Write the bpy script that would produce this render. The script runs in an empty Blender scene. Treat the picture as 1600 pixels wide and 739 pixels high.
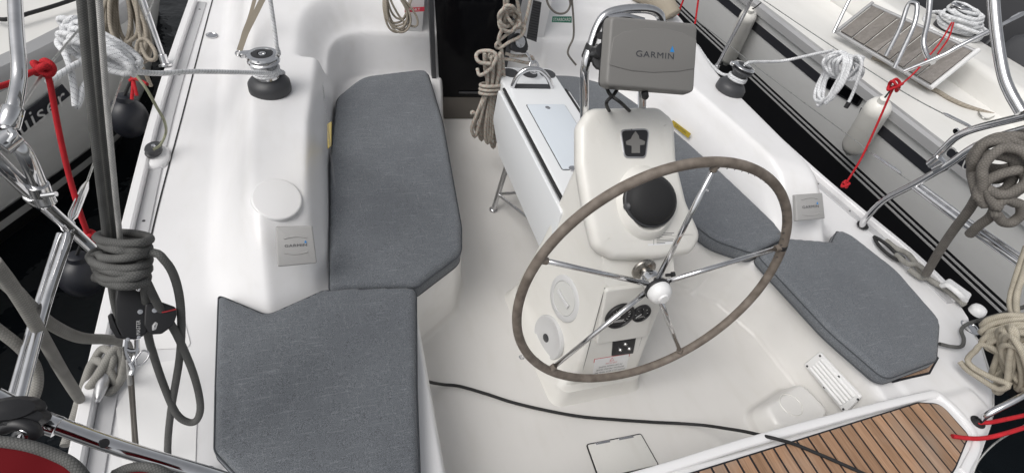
import bpy, bmesh, math, random
import numpy as np
from mathutils import Vector, Matrix
from mathutils.geometry import delaunay_2d_cdt
random.seed(7)
SC = bpy.context.scene
COL = SC.collection
# ------------------------------------------------------------------ camera, sky, sun, exposure
F = 863.0063
RM = [[0.935131, -0.080099, 0.345129], [-0.295481, -0.713821, 0.634941], [0.195502, -0.695733, -0.691184]]
CP = Vector([-1.13412, -1.04973, 2.02251])
MR = Matrix(RM)
cam = bpy.data.cameras.new('Camera'); camo = bpy.data.objects.new('Camera', cam); COL.objects.link(camo)
cam.sensor_width = 36.0; cam.lens = F / 1600 * 36.0; cam.clip_start = 0.02; cam.clip_end = 3000
mw = Matrix(((RM[0][0], -RM[0][1], -RM[0][2], CP.x), (RM[1][0], -RM[1][1], -RM[1][2], CP.y), (RM[2][0], -RM[2][1], -RM[2][2], CP.z), (0, 0, 0, 1)))
camo.matrix_world = mw
SC.camera = camo
SUN_EL, SUN_AZ = math.radians(52), math.radians(254)
w = bpy.data.worlds.new('World'); SC.world = w; w.use_nodes = True
nt = w.node_tree; nt.nodes.clear()
sky = nt.nodes.new('ShaderNodeTexSky'); sky.sky_type = 'NISHITA'; sky.sun_disc = False
sky.sun_elevation = SUN_EL; sky.sun_rotation = SUN_AZ; sky.dust_density = 4.0; sky.air_density = 1.0; sky.ozone_density = 0.6
hsv = nt.nodes.new('ShaderNodeHueSaturation'); hsv.inputs['Saturation'].default_value = 0.16
bg = nt.nodes.new('ShaderNodeBackground'); bg.inputs['Strength'].default_value = 0.145
wo = nt.nodes.new('ShaderNodeOutputWorld')
nt.links.new(sky.outputs[0], hsv.inputs['Color']); nt.links.new(hsv.outputs[0], bg.inputs['Color']); nt.links.new(bg.outputs[0], wo.inputs[0])
sun = bpy.data.lights.new('Sun', 'SUN'); sun.energy = 1.5; sun.angle = math.radians(40); sun.color = (1.0, 0.97, 0.93)
suno = bpy.data.objects.new('Sun', sun); COL.objects.link(suno)
sd = Vector((math.sin(SUN_AZ) * math.cos(SUN_EL), math.cos(SUN_AZ) * math.cos(SUN_EL), math.sin(SUN_EL)))
suno.rotation_euler = sd.to_track_quat('Z', 'Y').to_euler()
SC.view_settings.view_transform = 'Standard'; SC.view_settings.look = 'None'
SC.view_settings.exposure = -0.20; SC.view_settings.gamma = 1.0; SC.view_settings.use_curve_mapping = False

# ------------------------------------------------------------------ surveying: photograph pixel -> point on a real surface
def ray(px, py):
    return MR @ Vector((px - 800.0, py - 369.5, F))
def U(px, py, z=None, x=None, y=None, c=None):
    d = ray(px, py)
    if z is not None: t = (z - CP.z) / d.z
    elif x is not None: t = (x - CP.x) / d.x
    elif y is not None: t = (y - CP.y) / d.y
    else: t = c / F
    return CP + d * t
def UP(px, py, p0, n):
    d = ray(px, py); n = Vector(n)
    return CP + d * ((Vector(p0) - CP).dot(n) / d.dot(n))
def US(pts, **k): return [U(p[0], p[1], **k) for p in pts]
def UC(pts):      return [U(p[0], p[1], c=p[2]) for p in pts]

# ------------------------------------------------------------------ materials
def mat(name, col, rough=0.5, metal=0.0, spec=0.5, coat=0.0):
    m = bpy.data.materials.new(name); m.use_nodes = True
    b = m.node_tree.nodes['Principled BSDF']
    b.inputs['Base Color'].default_value = (*col, 1); b.inputs['Roughness'].default_value = rough
    b.inputs['Metallic'].default_value = metal; b.inputs['Specular IOR Level'].default_value = spec
    b.inputs['Coat Weight'].default_value = coat
    return m
def nd(m, t, **kw):
    n = m.node_tree.nodes.new(t)
    for k, v in kw.items(): setattr(n, k, v)
    return n
def lk(m, a, b): m.node_tree.links.new(a, b)
def bsdf(m): return m.node_tree.nodes['Principled BSDF']
def ramp(m, stops):
    r = nd(m, 'ShaderNodeValToRGB'); e = r.color_ramp.elements
    while len(e) < len(stops): e.new(0.5)
    for el, (p, c) in zip(e, stops): el.position = p; el.color = (*c, 1)
    return r
def noise(m, scale, detail=3, vec=None, sc=None, rough=0.5):
    n = nd(m, 'ShaderNodeTexNoise'); n.inputs['Scale'].default_value = scale; n.inputs['Detail'].default_value = detail
    n.inputs['Roughness'].default_value = rough
    tc = nd(m, 'ShaderNodeTexCoord'); o = tc.outputs['Object']
    if sc:
        mp = nd(m, 'ShaderNodeMapping'); mp.inputs['Scale'].default_value = sc; lk(m, o, mp.inputs[0]); o = mp.outputs[0]
    lk(m, o, n.inputs['Vector']); return n
def bump(m, h, strength, dist=0.001):
    b = nd(m, 'ShaderNodeBump'); b.inputs['Strength'].default_value = strength; b.inputs['Distance'].default_value = dist
    lk(m, h, b.inputs['Height']); lk(m, b.outputs[0], bsdf(m).inputs['Normal'])
def mixc(m, fac, a, b, mode='MIX'):
    x = nd(m, 'ShaderNodeMix', data_type='RGBA', blend_type=mode)
    if isinstance(fac, (int, float)): x.inputs[0].default_value = fac
    else: lk(m, fac, x.inputs[0])
    for s, v in ((6, a), (7, b)):
        if isinstance(v, tuple): x.inputs[s].default_value = (*v, 1)
        else: lk(m, v, x.inputs[s])
    return x.outputs[2]

def gelcoat(name, col, rough, dirt, dcol):
    m = mat(name, col, rough, coat=0.15)
    n1 = noise(m, 1.7, 6, sc=(1, 1, 1)); n2 = noise(m, 14, 5, sc=(1.0, 0.35, 1)); n3 = noise(m, 160, 2)
    r1 = ramp(m, [(0.35, (0, 0, 0)), (0.75, (1, 1, 1))]); lk(m, n1.outputs[0], r1.inputs[0])
    r2 = ramp(m, [(0.52, (0, 0, 0)), (0.8, (1, 1, 1))]); lk(m, n2.outputs[0], r2.inputs[0])
    r3 = ramp(m, [(0.70, (0, 0, 0)), (0.76, (1, 1, 1))]); lk(m, n3.outputs[0], r3.inputs[0])
    a = mixc(m, r1.outputs[0], col, tuple(c * (1 - 0.25 * dirt) for c in col))
    mm = nd(m, 'ShaderNodeMath', operation='MULTIPLY'); lk(m, r2.outputs[0], mm.inputs[0]); mm.inputs[1].default_value = 0.45 * dirt
    a = mixc(m, mm.outputs[0], a, dcol)
    mm2 = nd(m, 'ShaderNodeMath', operation='MULTIPLY'); lk(m, r3.outputs[0], mm2.inputs[0]); mm2.inputs[1].default_value = 0.35 * dirt
    a = mixc(m, mm2.outputs[0], a, tuple(c * 0.6 for c in dcol))
    lk(m, a, bsdf(m).inputs['Base Color'])
    bump(m, n2.outputs[0], 0.06, 0.002)
    return m
M = {}
M['gel'] = gelcoat('white_gelcoat', (0.80, 0.795, 0.80), 0.32, 0.22, (0.62, 0.60, 0.56))
M['cream'] = gelcoat('cream_gelcoat', (0.755, 0.74, 0.70), 0.36, 0.35, (0.52, 0.49, 0.42))
M['lidblue'] = gelcoat('pale_blue_grey_panel', (0.66, 0.71, 0.765), 0.22, 0.1, (0.55, 0.58, 0.62))
M['wallgel'] = gelcoat('cockpit_wall_gelcoat', (0.765, 0.75, 0.715), 0.34, 0.35, (0.55, 0.52, 0.45))
M['sole'] = gelcoat('cockpit_floor_gelcoat', (0.675, 0.665, 0.635), 0.42, 0.65, (0.44, 0.42, 0.37))
M['hull'] = gelcoat('hull_paint', (0.80, 0.80, 0.79), 0.22, 0.25, (0.55, 0.54, 0.50))
M['deck2'] = gelcoat('neighbour_deck', (0.79, 0.78, 0.75), 0.4, 0.4, (0.55, 0.52, 0.46))
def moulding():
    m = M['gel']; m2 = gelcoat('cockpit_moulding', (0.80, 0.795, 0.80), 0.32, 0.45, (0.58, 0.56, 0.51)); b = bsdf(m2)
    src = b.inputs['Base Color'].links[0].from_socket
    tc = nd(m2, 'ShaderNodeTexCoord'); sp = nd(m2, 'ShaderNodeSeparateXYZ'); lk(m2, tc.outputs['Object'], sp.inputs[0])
    r = ramp(m2, [(0.030, (0.86, 0.845, 0.81)), (0.042, (0.955, 0.945, 0.91)), (0.27, (0.965, 0.955, 0.925)), (0.31, (1, 1, 1))]); lk(m2, sp.outputs[2], r.inputs[0])  # floor tone is its own; the wall band's cream tint paints in bounced light
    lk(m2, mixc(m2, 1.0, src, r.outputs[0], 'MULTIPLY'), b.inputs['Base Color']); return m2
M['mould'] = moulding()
M['tablewhite'] = gelcoat('table_gelcoat', (0.76, 0.775, 0.79), 0.25, 0.1, (0.62, 0.62, 0.62))
# small raised diamonds of the non-slip deck
m = M['gel']
def nonskid():
    m = mat('nonslip_deck', (0.78, 0.775, 0.78), 0.5)
    v = nd(m, 'ShaderNodeTexVoronoi'); v.inputs['Scale'].default_value = 130; v.inputs['Randomness'].default_value = 0.0
    tc = nd(m, 'ShaderNodeTexCoord'); mp = nd(m, 'ShaderNodeMapping'); mp.inputs['Rotation'].default_value = (0, 0, 0.78)
    lk(m, tc.outputs['Object'], mp.inputs[0]); lk(m, mp.outputs[0], v.inputs['Vector'])
    r = ramp(m, [(0.18, (1, 1, 1)), (0.32, (0, 0, 0))]); lk(m, v.outputs[0], r.inputs[0])
    lk(m, mixc(m, r.outputs[0], (0.78, 0.775, 0.77), (0.66, 0.65, 0.63)), bsdf(m).inputs['Base Color'])
    bump(m, r.outputs[0], 0.5, 0.001); return m
M['nonskid'] = nonskid()
def steel(name, col, rough):
    m = mat(name, col, rough, 1.0)
    n = noise(m, 60, 4, sc=(1, 1, 0.2)); r = ramp(m, [(0.3, (rough * 0.7,) * 3), (0.8, (rough * 1.7,) * 3)])
    lk(m, n.outputs[0], r.inputs[0]); lk(m, r.outputs[0], bsdf(m).inputs['Roughness'])
    n2 = noise(m, 25, 4); r2 = ramp(m, [(0.4, col), (0.85, tuple(c * 0.75 for c in col))]); lk(m, n2.outputs[0], r2.inputs[0])
    lk(m, r2.outputs[0], bsdf(m).inputs['Base Color']); return m
M['steel'] = steel('polished_stainless', (0.72, 0.72, 0.73), 0.09)
M['darksteel'] = steel('bronzed_steel', (0.36, 0.34, 0.31), 0.25)
M['alu'] = steel('anodised_aluminium', (0.62, 0.62, 0.63), 0.38)
M['railgrey'] = gelcoat('weathered_rail_metal', (0.40, 0.40, 0.405), 0.42, 0.5, (0.28, 0.28, 0.28)); bsdf(M['railgrey']).inputs['Metallic'].default_value = 0.25
M['stripgrey'] = gelcoat('dull_rail_strip', (0.50, 0.50, 0.51), 0.5, 0.5, (0.36, 0.36, 0.36))
M['wire'] = steel('stainless_wire', (0.5, 0.5, 0.48), 0.3)
M['black'] = mat('black_plastic', (0.018, 0.018, 0.020), 0.42)
M['blackr'] = mat('black_rubber', (0.014, 0.014, 0.015), 0.7)
M['charcoal'] = mat('charcoal_plastic', (0.045, 0.046, 0.050), 0.45)
M['acrylic'] = mat('smoked_acrylic', (0.004, 0.004, 0.005), 0.06, spec=0.12)
M['bronze'] = mat('brown_tinted_board', (0.12, 0.108, 0.095), 0.35, spec=0.3)
M['covergrey'] = mat('grey_instrument_cover', (0.195, 0.190, 0.182), 0.5)
M['covergrey2'] = mat('light_grey_cover', (0.36, 0.355, 0.35), 0.5)
M['ink'] = mat('dark_lettering', (0.045, 0.047, 0.055), 0.5)
M['blueink'] = mat('blue_lettering', (0.03, 0.25, 0.62), 0.5)
M['whiteink'] = mat('white_lettering', (0.75, 0.75, 0.74), 0.5)
M['whitep'] = mat('white_plastic', (0.78, 0.78, 0.78), 0.35)
M['palegrey'] = mat('pale_grey_plastic', (0.60, 0.60, 0.60), 0.45)
M['clear'] = mat('translucent_hatch', (0.62, 0.62, 0.60), 0.25)
M['redink'] = mat('red_lettering', (0.50, 0.03, 0.04), 0.5)
M['yellow'] = mat('yellow_sticker', (0.42, 0.31, 0.035), 0.5)
M['greensign'] = mat('green_sign', (0.02, 0.16, 0.10), 0.5)
M['redsign'] = mat('red_sign', (0.55, 0.03, 0.06), 0.5)
M['redcloth'] = mat('red_cover_cloth', (0.115, 0.004, 0.007), 0.85, spec=0.15)
M['stripe'] = mat('grey_hull_stripe', (0.045, 0.046, 0.055), 0.35)
M['antifoul'] = mat('black_antifouling', (0.008, 0.008, 0.010), 0.5)
M['fenderwhite'] = gelcoat('white_fender_vinyl', (0.80, 0.785, 0.74), 0.4, 0.5, (0.5, 0.46, 0.38))
M['fenderdark'] = mat('dark_fender_cover', (0.010, 0.011, 0.016), 0.4)
M['strap'] = mat('beige_canvas_strap', (0.33, 0.29, 0.23), 0.85)
M['glassdial'] = mat('gauge_glass', (0.02, 0.02, 0.022), 0.08)

def fabric():
    m = mat('woven_grey_upholstery', (0.1, 0.11, 0.12), 0.9)
    bsdf(m).inputs['Sheen Weight'].default_value = 0.12
    na = noise(m, 1.0, 1, sc=(640, 640, 640)); nb = noise(m, 1.0, 2, sc=(16, 210, 60)); nc = noise(m, 1.0, 2, sc=(210, 16, 60)); nl = noise(m, 2.2, 3)
    ra = ramp(m, [(0.36, (0.058, 0.063, 0.070)), (0.50, (0.118, 0.128, 0.141)), (0.64, (0.200, 0.214, 0.230))]); lk(m, na.outputs[0], ra.inputs[0])
    rb = ramp(m, [(0.60, (0, 0, 0)), (0.72, (1, 1, 1))]); lk(m, nb.outputs[0], rb.inputs[0])
    rc = ramp(m, [(0.60, (0, 0, 0)), (0.74, (1, 1, 1))]); lk(m, nc.outputs[0], rc.inputs[0])
    mx = nd(m, 'ShaderNodeMath', operation='MULTIPLY_ADD'); lk(m, rb.outputs[0], mx.inputs[0]); mx.inputs[1].default_value = 0.22; mx.inputs[2].default_value = 0
    my = nd(m, 'ShaderNodeMath', operation='MULTIPLY_ADD'); lk(m, rc.outputs[0], my.inputs[0]); my.inputs[1].default_value = 0.12; lk(m, mx.outputs[0], my.inputs[2])
    a = mixc(m, my.outputs[0], ra.outputs[0], (0.36, 0.38, 0.40))
    rl = ramp(m, [(0.3, (0.86, 0.86, 0.88)), (0.7, (1.1, 1.1, 1.1))]); lk(m, nl.outputs[0], rl.inputs[0])
    a = mixc(m, 1.0, a, rl.outputs[0], 'MULTIPLY')
    lk(m, a, bsdf(m).inputs['Base Color']); bump(m, na.outputs[0], 0.35, 0.0015)
    return m
M['fabric'] = fabric()
M['piping'] = mat('dark_grey_piping', (0.055, 0.060, 0.068), 0.85)

def teak(name, cols, pitch, axis, wob=1.0):
    m = mat(name, cols[0], 0.6)
    tc = nd(m, 'ShaderNodeTexCoord'); sp = nd(m, 'ShaderNodeSeparateXYZ'); lk(m, tc.outputs['Object'], sp.inputs[0])
    dv = nd(m, 'ShaderNodeMath', operation='DIVIDE'); lk(m, sp.outputs[axis], dv.inputs[0]); dv.inputs[1].default_value = pitch
    fl = nd(m, 'ShaderNodeMath', operation='FLOOR'); lk(m, dv.outputs[0], fl.inputs[0])
    wn = nd(m, 'ShaderNodeTexWhiteNoise', noise_dimensions='1D'); lk(m, fl.outputs[0], wn.inputs['W'])
    sc = (260, 12, 260) if axis == 0 else (12, 260, 260)
    g = noise(m, 1.0, 5, sc=sc, rough=0.65); g2 = noise(m, 1.0, 3, sc=tuple(s / 6 for s in sc))
    r = ramp(m, [(0.25, cols[1]), (0.5, cols[0]), (0.75, cols[2])]); lk(m, g.outputs[0], r.inputs[0])
    r2 = ramp(m, [(0.0, (0.80, 0.79, 0.78)), (1.0, (1.15, 1.15, 1.17))]); lk(m, wn.outputs[0], r2.inputs[0])
    a = mixc(m, 1.0, r.outputs[0], r2.outputs[0], 'MULTIPLY')
    r3 = ramp(m, [(0.35, (0.85, 0.84, 0.83)), (0.7, (1.1, 1.1, 1.1))]); lk(m, g2.outputs[0], r3.inputs[0])
    a = mixc(m, 1.0, a, r3.outputs[0], 'MULTIPLY')
    g4 = noise(m, 5.0, 5); r4 = ramp(m, [(0.45, (0, 0, 0)), (0.75, (1, 1, 1))]); lk(m, g4.outputs[0], r4.inputs[0])
    mq = nd(m, 'ShaderNodeMath', operation='MULTIPLY'); lk(m, r4.outputs[0], mq.inputs[0]); mq.inputs[1].default_value = 0.45
    a = mixc(m, mq.outputs[0], a, tuple(sum(cols[2]) / 3 * q for q in (1.06, 0.97, 0.86)))
    lk(m, a, bsdf(m).inputs['Base Color']); bump(m, g.outputs[0], 0.3, 0.001)
    return m
M['teak'] = teak('oiled_teak', ((0.345, 0.205, 0.122), (0.26, 0.145, 0.08), (0.45, 0.29, 0.185)), 0.0545, 0)
M['greyteak'] = teak('weathered_teak', ((0.20, 0.185, 0.17), (0.14, 0.13, 0.12), (0.27, 0.25, 0.235)), 0.11, 1)
M['caulk'] = mat('black_caulk', (0.010, 0.010, 0.014), 0.6)
def leather():
    m = mat('worn_brown_leather', (0.14, 0.10, 0.08), 0.65)
    n = noise(m, 26, 5); n2 = noise(m, 220, 3)
    r = ramp(m, [(0.3, (0.115, 0.094, 0.077)), (0.52, (0.175, 0.146, 0.121)), (0.8, (0.25, 0.215, 0.185))]); lk(m, n.outputs[0], r.inputs[0])
    lk(m, r.outputs[0], bsdf(m).inputs['Base Color']); bump(m, n2.outputs[0], 0.4, 0.0015); return m
M['leather'] = leather()
def rope(name, base, dark, fleck=None, ffreq=0.5, pitch=1.0, rough=0.85):
    """braided rope, drawn in the tube's own UVs (u round the rope, v along it in diameters)"""
    m = mat(name, base, rough)
    uv = nd(m, 'ShaderNodeUVMap'); sp = nd(m, 'ShaderNodeSeparateXYZ'); lk(m, uv.outputs[0], sp.inputs[0])
    def diag(sg):
        a = nd(m, 'ShaderNodeMath', operation='MULTIPLY'); lk(m, sp.outputs[0], a.inputs[0]); a.inputs[1].default_value = sg * 7.0
        b = nd(m, 'ShaderNodeMath', operation='MULTIPLY_ADD'); lk(m, sp.outputs[1], b.inputs[0]); b.inputs[1].default_value = 3.4 * pitch; lk(m, a.outputs[0], b.inputs[2])
        f_ = nd(m, 'ShaderNodeMath', operation='FRACT'); lk(m, b.outputs[0], f_.inputs[0])
        p = nd(m, 'ShaderNodeMath', operation='PINGPONG'); lk(m, f_.outputs[0], p.inputs[0]); p.inputs[1].default_value = 0.5
        return p, b
    p1, b1 = diag(1); p2, b2 = diag(-1)
    mn = nd(m, 'ShaderNodeMath', operation='MINIMUM'); lk(m, p1.outputs[0], mn.inputs[0]); lk(m, p2.outputs[0], mn.inputs[1])
    r = ramp(m, [(0.0, dark), (0.2, base)]); lk(m, mn.outputs[0], r.inputs[0]); col = r.outputs[0]
    n = noise(m, 30, 4); rn = ramp(m, [(0.3, (0.8, 0.8, 0.8)), (0.7, (1.08, 1.08, 1.08))]); lk(m, n.outputs[0], rn.inputs[0])
    col = mixc(m, 1.0, col, rn.outputs[0], 'MULTIPLY')
    if fleck:
        f1 = nd(m, 'ShaderNodeMath', operation='MULTIPLY'); lk(m, b1.outputs[0], f1.inputs[0]); f1.inputs[1].default_value = ffreq
        f2 = nd(m, 'ShaderNodeMath', operation='FRACT'); lk(m, f1.outputs[0], f2.inputs[0])
        g1 = nd(m, 'ShaderNodeMath', operation='LESS_THAN'); lk(m, f2.outputs[0], g1.inputs[0]); g1.inputs[1].default_value = 0.15
        g2 = nd(m, 'ShaderNodeMath', operation='GREATER_THAN'); lk(m, p2.outputs[0], g2.inputs[0]); g2.inputs[1].default_value = 0.30
        g = nd(m, 'ShaderNodeMath', operation='MULTIPLY'); lk(m, g1.outputs[0], g.inputs[0]); lk(m, g2.outputs[0], g.inputs[1])
        col = mixc(m, g.outputs[0], col, fleck)
    lk(m, col, bsdf(m).inputs['Base Color']); bump(m, mn.outputs[0], 0.5, 0.0015)
    return m
M['ropewhite'] = rope('white_flecked_rope', (0.80, 0.81, 0.82), (0.60, 0.61, 0.63), (0.10, 0.10, 0.12), 0.34)
M['ropebeige'] = rope('beige_flecked_rope', (0.42, 0.375, 0.31), (0.21, 0.18, 0.14), (0.08, 0.065, 0.05), 0.34)
M['ropeorange'] = rope('beige_orange_flecked_rope', (0.47, 0.44, 0.385), (0.31, 0.285, 0.245), (0.36, 0.08, 0.05), 0.2)
M['ropegrey'] = rope('dark_grey_rope', (0.135, 0.135, 0.130), (0.06, 0.06, 0.058))
M['ropemoor'] = rope('grey_mooring_rope', (0.31, 0.30, 0.275), (0.20, 0.195, 0.18))
M['ropetaupe'] = rope('taupe_mooring_rope', (0.18, 0.165, 0.148), (0.10, 0.092, 0.082))
M['ropecream'] = rope('cream_rope', (0.47, 0.43, 0.35), (0.25, 0.22, 0.17))
M['ropered'] = rope('red_rope', (0.58, 0.012, 0.022), (0.28, 0.006, 0.012))
M['wirelay'] = rope('laid_stainless_wire', (0.62, 0.61, 0.59), (0.06, 0.06, 0.055), rough=0.35)
M['ropeyel'] = rope('yellow_grey_line', (0.33, 0.34, 0.24), (0.15, 0.15, 0.1))
def water():
    m = mat('harbour_water', (0.006, 0.008, 0.010), 0.04, spec=0.35)
    n = noise(m, 2.2, 4, sc=(1, 1, 1)); bump(m, n.outputs[0], 0.28, 0.12); return m
M['water'] = water()

# ------------------------------------------------------------------ mesh helpers
def link(name, me, m, parent=None, smooth=True):
    o = bpy.data.objects.new(name, me); COL.objects.link(o)
    if m: me.materials.append(M[m] if isinstance(m, str) else m)
    if smooth:
        me.shade_smooth() if hasattr(me, 'shade_smooth') else None
    if parent: o.parent = parent; o.matrix_parent_inverse = parent.matrix_world.inverted()
    return o
def mesh(name, vs, fs, m, parent=None, smooth=True, sharp=None):
    me = bpy.data.meshes.new(name); me.from_pydata([tuple(v) for v in vs], [], fs); me.validate(); me.update()
    if smooth: me.polygons.foreach_set('use_smooth', [True] * len(me.polygons))
    if sharp is not None and smooth: me.set_sharp_from_angle(angle=math.radians(sharp))
    return link(name, me, m, parent, False)
class MB:
    """collects shapes into ONE mesh"""
    def __init__(s): s.v = []; s.f = []
    def add(s, vf):
        o = len(s.v); s.v += list(vf[0]); s.f += [tuple(i + o for i in f) for f in vf[1]]; return s
    def build(s, name, m, parent=None, smooth=True, sharp=40): return mesh(name, s.v, s.f, m, parent, smooth, sharp)
def thing(name, label, cat, loc=(0, 0, 0), group=None):
    o = bpy.data.objects.new(name, None); COL.objects.link(o); o.location = loc; o.empty_display_size = 0.05
    bpy.context.view_layer.update() if False else None
    o.matrix_world = Matrix.Translation(Vector(loc))
    o['label'] = label; o['category'] = cat
    if group: o['group'] = group
    return o
def tag(o, label, cat, group=None):
    o['label'] = label; o['category'] = cat
    if group: o['group'] = group
    return o
def round_poly(pts, rad, seg=5):
    """planar polygon with its corners rounded (rad: number or one per corner)"""
    pts = [Vector(p) for p in pts]; n = len(pts); out = []
    for i in range(n):
        r = rad[i] if isinstance(rad, (list, tuple)) else rad
        p, a, b = pts[i], pts[i - 1], pts[(i + 1) % n]
        if r <= 1e-6: out.append(p); continue
        d1 = (a - p); d2 = (b - p); l1, l2 = d1.length, d2.length; d1 /= l1; d2 /= l2
        ang = d1.angle(d2)
        t = min(r / max(math.tan(ang / 2), 1e-3), 0.48 * l1, 0.48 * l2)
        s, e = p + d1 * t, p + d2 * t
        for k in range(seg + 1):
            u = k / seg; out.append(s * (1 - u) ** 2 + p * 2 * u * (1 - u) + e * u * u)
    return out
def poly_n(o):
    n = Vector((0, 0, 0))
    for i in range(len(o)):
        a, b = o[i], o[(i + 1) % len(o)]; n += a.cross(b)
    return n.normalized()
def inset(o, n, d):
    """offset a planar loop inwards by d (loop counter-clockwise about n)"""
    res = []; L = len(o)
    for i in range(L):
        p, a, b = o[i], o[i - 1], o[(i + 1) % L]
        e1 = (p - a); e2 = (b - p)
        if e1.length < 1e-7: e1 = e2
        if e2.length < 1e-7: e2 = e1
        n1 = n.cross(e1.normalized()); n2 = n.cross(e2.normalized())
        k = n1 + n2
        if k.length < 1e-5: k = n1
        k.normalize(); res.append(p + k * (d / max(0.5, k.dot(n1))))
    return res
def loft_vf(rings, cap0=True, cap1=True, closed=True):
    v = []; f = []; n = len(rings[0])
    for r in rings: v += [Vector(p) for p in r]
    m_ = n if closed else n - 1
    for j in range(len(rings) - 1):
        for i in range(m_):
            a = j * n + i; b = j * n + (i + 1) % n; f.append((a, b, b + n, a + n))
    if closed and cap0: f.append(tuple(range(n - 1, -1, -1)))
    if closed and cap1: f.append(tuple(range((len(rings) - 1) * n, len(rings) * n)))
    return v, f
def prism_vf(outline, direction, h, r=0.0, seg=3, r2=0.0):
    """slab: outline swept along direction by h, top (and bottom by r2) edges rolled over with radius r"""
    o = [Vector(p) for p in outline]; d = Vector(direction).normalized(); n = poly_n(o)
    if n.dot(d) < 0: o.reverse(); n = -n
    rings = []
    if r2 > 0:
        for k in range(seg + 1):
            t = math.pi / 2 * k / seg; rings.append([p + d * (r2 * (1 - math.cos(t))) for p in inset(o, n, r2 * (1 - math.sin(t)))])
    else: rings.append(o)
    if r > 0:
        for k in range(seg + 1):
            t = math.pi / 2 * k / seg; rings.append([p + d * (h - r + r * math.sin(t)) for p in inset(o, n, r * (1 - math.cos(t)))])
    else: rings.append([p + d * h for p in o])
    return loft_vf(rings)
def prism(name, outline, direction, h, m, parent=None, r=0.0, seg=3, r2=0.0, smooth=True, sharp=50):
    v, f = prism_vf(outline, direction, h, r, seg, r2); return mesh(name, v, f, m, parent, smooth, sharp)
def box_vf(c, sx, sy, sz, mx=None):
    v = [Vector((x * sx / 2, y * sy / 2, z * sz / 2)) for x in (-1, 1) for y in (-1, 1) for z in (-1, 1)]
    c = Vector(c); v = [(mx @ p if mx else p) + c for p in v]
    return v, [(0, 1, 3, 2), (4, 6, 7, 5), (0, 4, 5, 1), (2, 3, 7, 6), (0, 2, 6, 4), (1, 5, 7, 3)]
def catmull(pts, n=8, closed=False):
    P_ = [Vector(p) for p in pts]; L = len(P_); out = []
    if L < 3 and not closed: return [P_[0].lerp(P_[-1], k / n) for k in range(n + 1)]
    rng = range(L) if closed else range(L - 1)
    for i in rng:
        if closed: p0, p1, p2, p3 = P_[i - 1], P_[i], P_[(i + 1) % L], P_[(i + 2) % L]
        else:
            p1, p2 = P_[i], P_[i + 1]; p0 = P_[i - 1] if i > 0 else p1 * 2 - p2; p3 = P_[i + 2] if i + 2 < L else p2 * 2 - p1
        for k in range(n):
            t = k / n; t2 = t * t; t3 = t2 * t
            out.append(0.5 * ((2 * p1) + (p2 - p0) * t + (2 * p0 - 5 * p1 + 4 * p2 - p3) * t2 + (3 * p1 - p0 - 3 * p2 + p3) * t3))
    if not closed: out.append(P_[-1].copy())
    return out
def tube_vf(pts, r, ns=8, closed=False, cap=True):
    """round bar along pts; r a number or one per point. returns verts, faces, uvs per loop"""
    P_ = [Vector(p) for p in pts]
    Q = [P_[0]]
    for p in P_[1:]:
        if (p - Q[-1]).length > 1e-5: Q.append(p)
    P_ = Q; L = len(P_)
    T = []
    for i in range(L):
        a = P_[i - 1] if (i > 0 or closed) else P_[i]; b = P_[(i + 1) % L] if (i < L - 1 or closed) else P_[i]
        T.append((b - a).normalized())
    up = Vector((0, 0, 1)) if abs(T[0].z) < 0.9 else Vector((1, 0, 0))
    N = (up - T[0] * up.dot(T[0])).normalized(); fr = []
    for i in range(L):
        N = (N - T[i] * N.dot(T[i]))
        if N.length < 1e-6: N = T[i].orthogonal()
        N.normalize(); fr.append((N.copy(), T[i].cross(N)))
    v = []; f = []; uv = []; s = 0.0; S = []
    for i in range(L):
        if i: s += (P_[i] - P_[i - 1]).length
        S.append(s)
    r0 = r if isinstance(r, (int, float)) else sum(r) / len(r)
    for i in range(L):
        ri = r if isinstance(r, (int, float)) else r[min(i, len(r) - 1)]
        for k in range(ns):
            a = 2 * math.pi * k / ns; v.append(P_[i] + (fr[i][0] * math.cos(a) + fr[i][1] * math.sin(a)) * ri)
    for i in range(L if closed else L - 1):
        j = (i + 1) % L; s1 = S[i] / (2 * r0); s2 = (S[j] if j else S[-1] + (P_[0] - P_[-1]).length) / (2 * r0)
        for k in range(ns):
            k2 = (k + 1) % ns
            f.append((i * ns + k, i * ns + k2, j * ns + k2, j * ns + k))
            uv.append(((k / ns, s1), ((k + 1) / ns, s1), ((k + 1) / ns, s2), (k / ns, s2)))
    if cap and not closed:
        f.append(tuple(range(ns - 1, -1, -1))); uv.append(tuple((0, 0) for _ in range(ns)))
        f.append(tuple((L - 1) * ns + k for k in range(ns))); uv.append(tuple((0, 0) for _ in range(ns)))
    return v, f, uv
def tubes(name, lines, r, m, parent=None, ns=8, closed=False, smoothn=6, catm=True):
    """one rope or bent bar; several lines only when they are pieces of the same thing"""
    V = []; Fc = []; UVs = []
    for ln in lines:
        pts = catmull(ln, smoothn, closed) if catm else ln
        v, f, uv = tube_vf(pts, r, ns, closed)
        o = len(V); V += v; Fc += [tuple(i + o for i in q) for q in f]; UVs += uv
    me = bpy.data.meshes.new(name); me.from_pydata([tuple(p) for p in V], [], Fc); me.update()
    ul = me.uv_layers.new(name='UVMap')
    flat = [c for face in UVs for p in face for c in p]
    ul.data.foreach_set('uv', flat)
    me.polygons.foreach_set('use_smooth', [True] * len(me.polygons))
    me.set_sharp_from_angle(angle=math.radians(60))
    return link(name, me, m, parent, False)
def frame(z, x=None):
    z = Vector(z).normalized(); x = Vector(x) if x is not None else Vector((1, 0, 0))
    x = (x - z * x.dot(z)); x = x.normalized() if x.length > 1e-5 else z.orthogonal().normalized()
    y = z.cross(x); return Matrix((x, y, z)).transposed()
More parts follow.
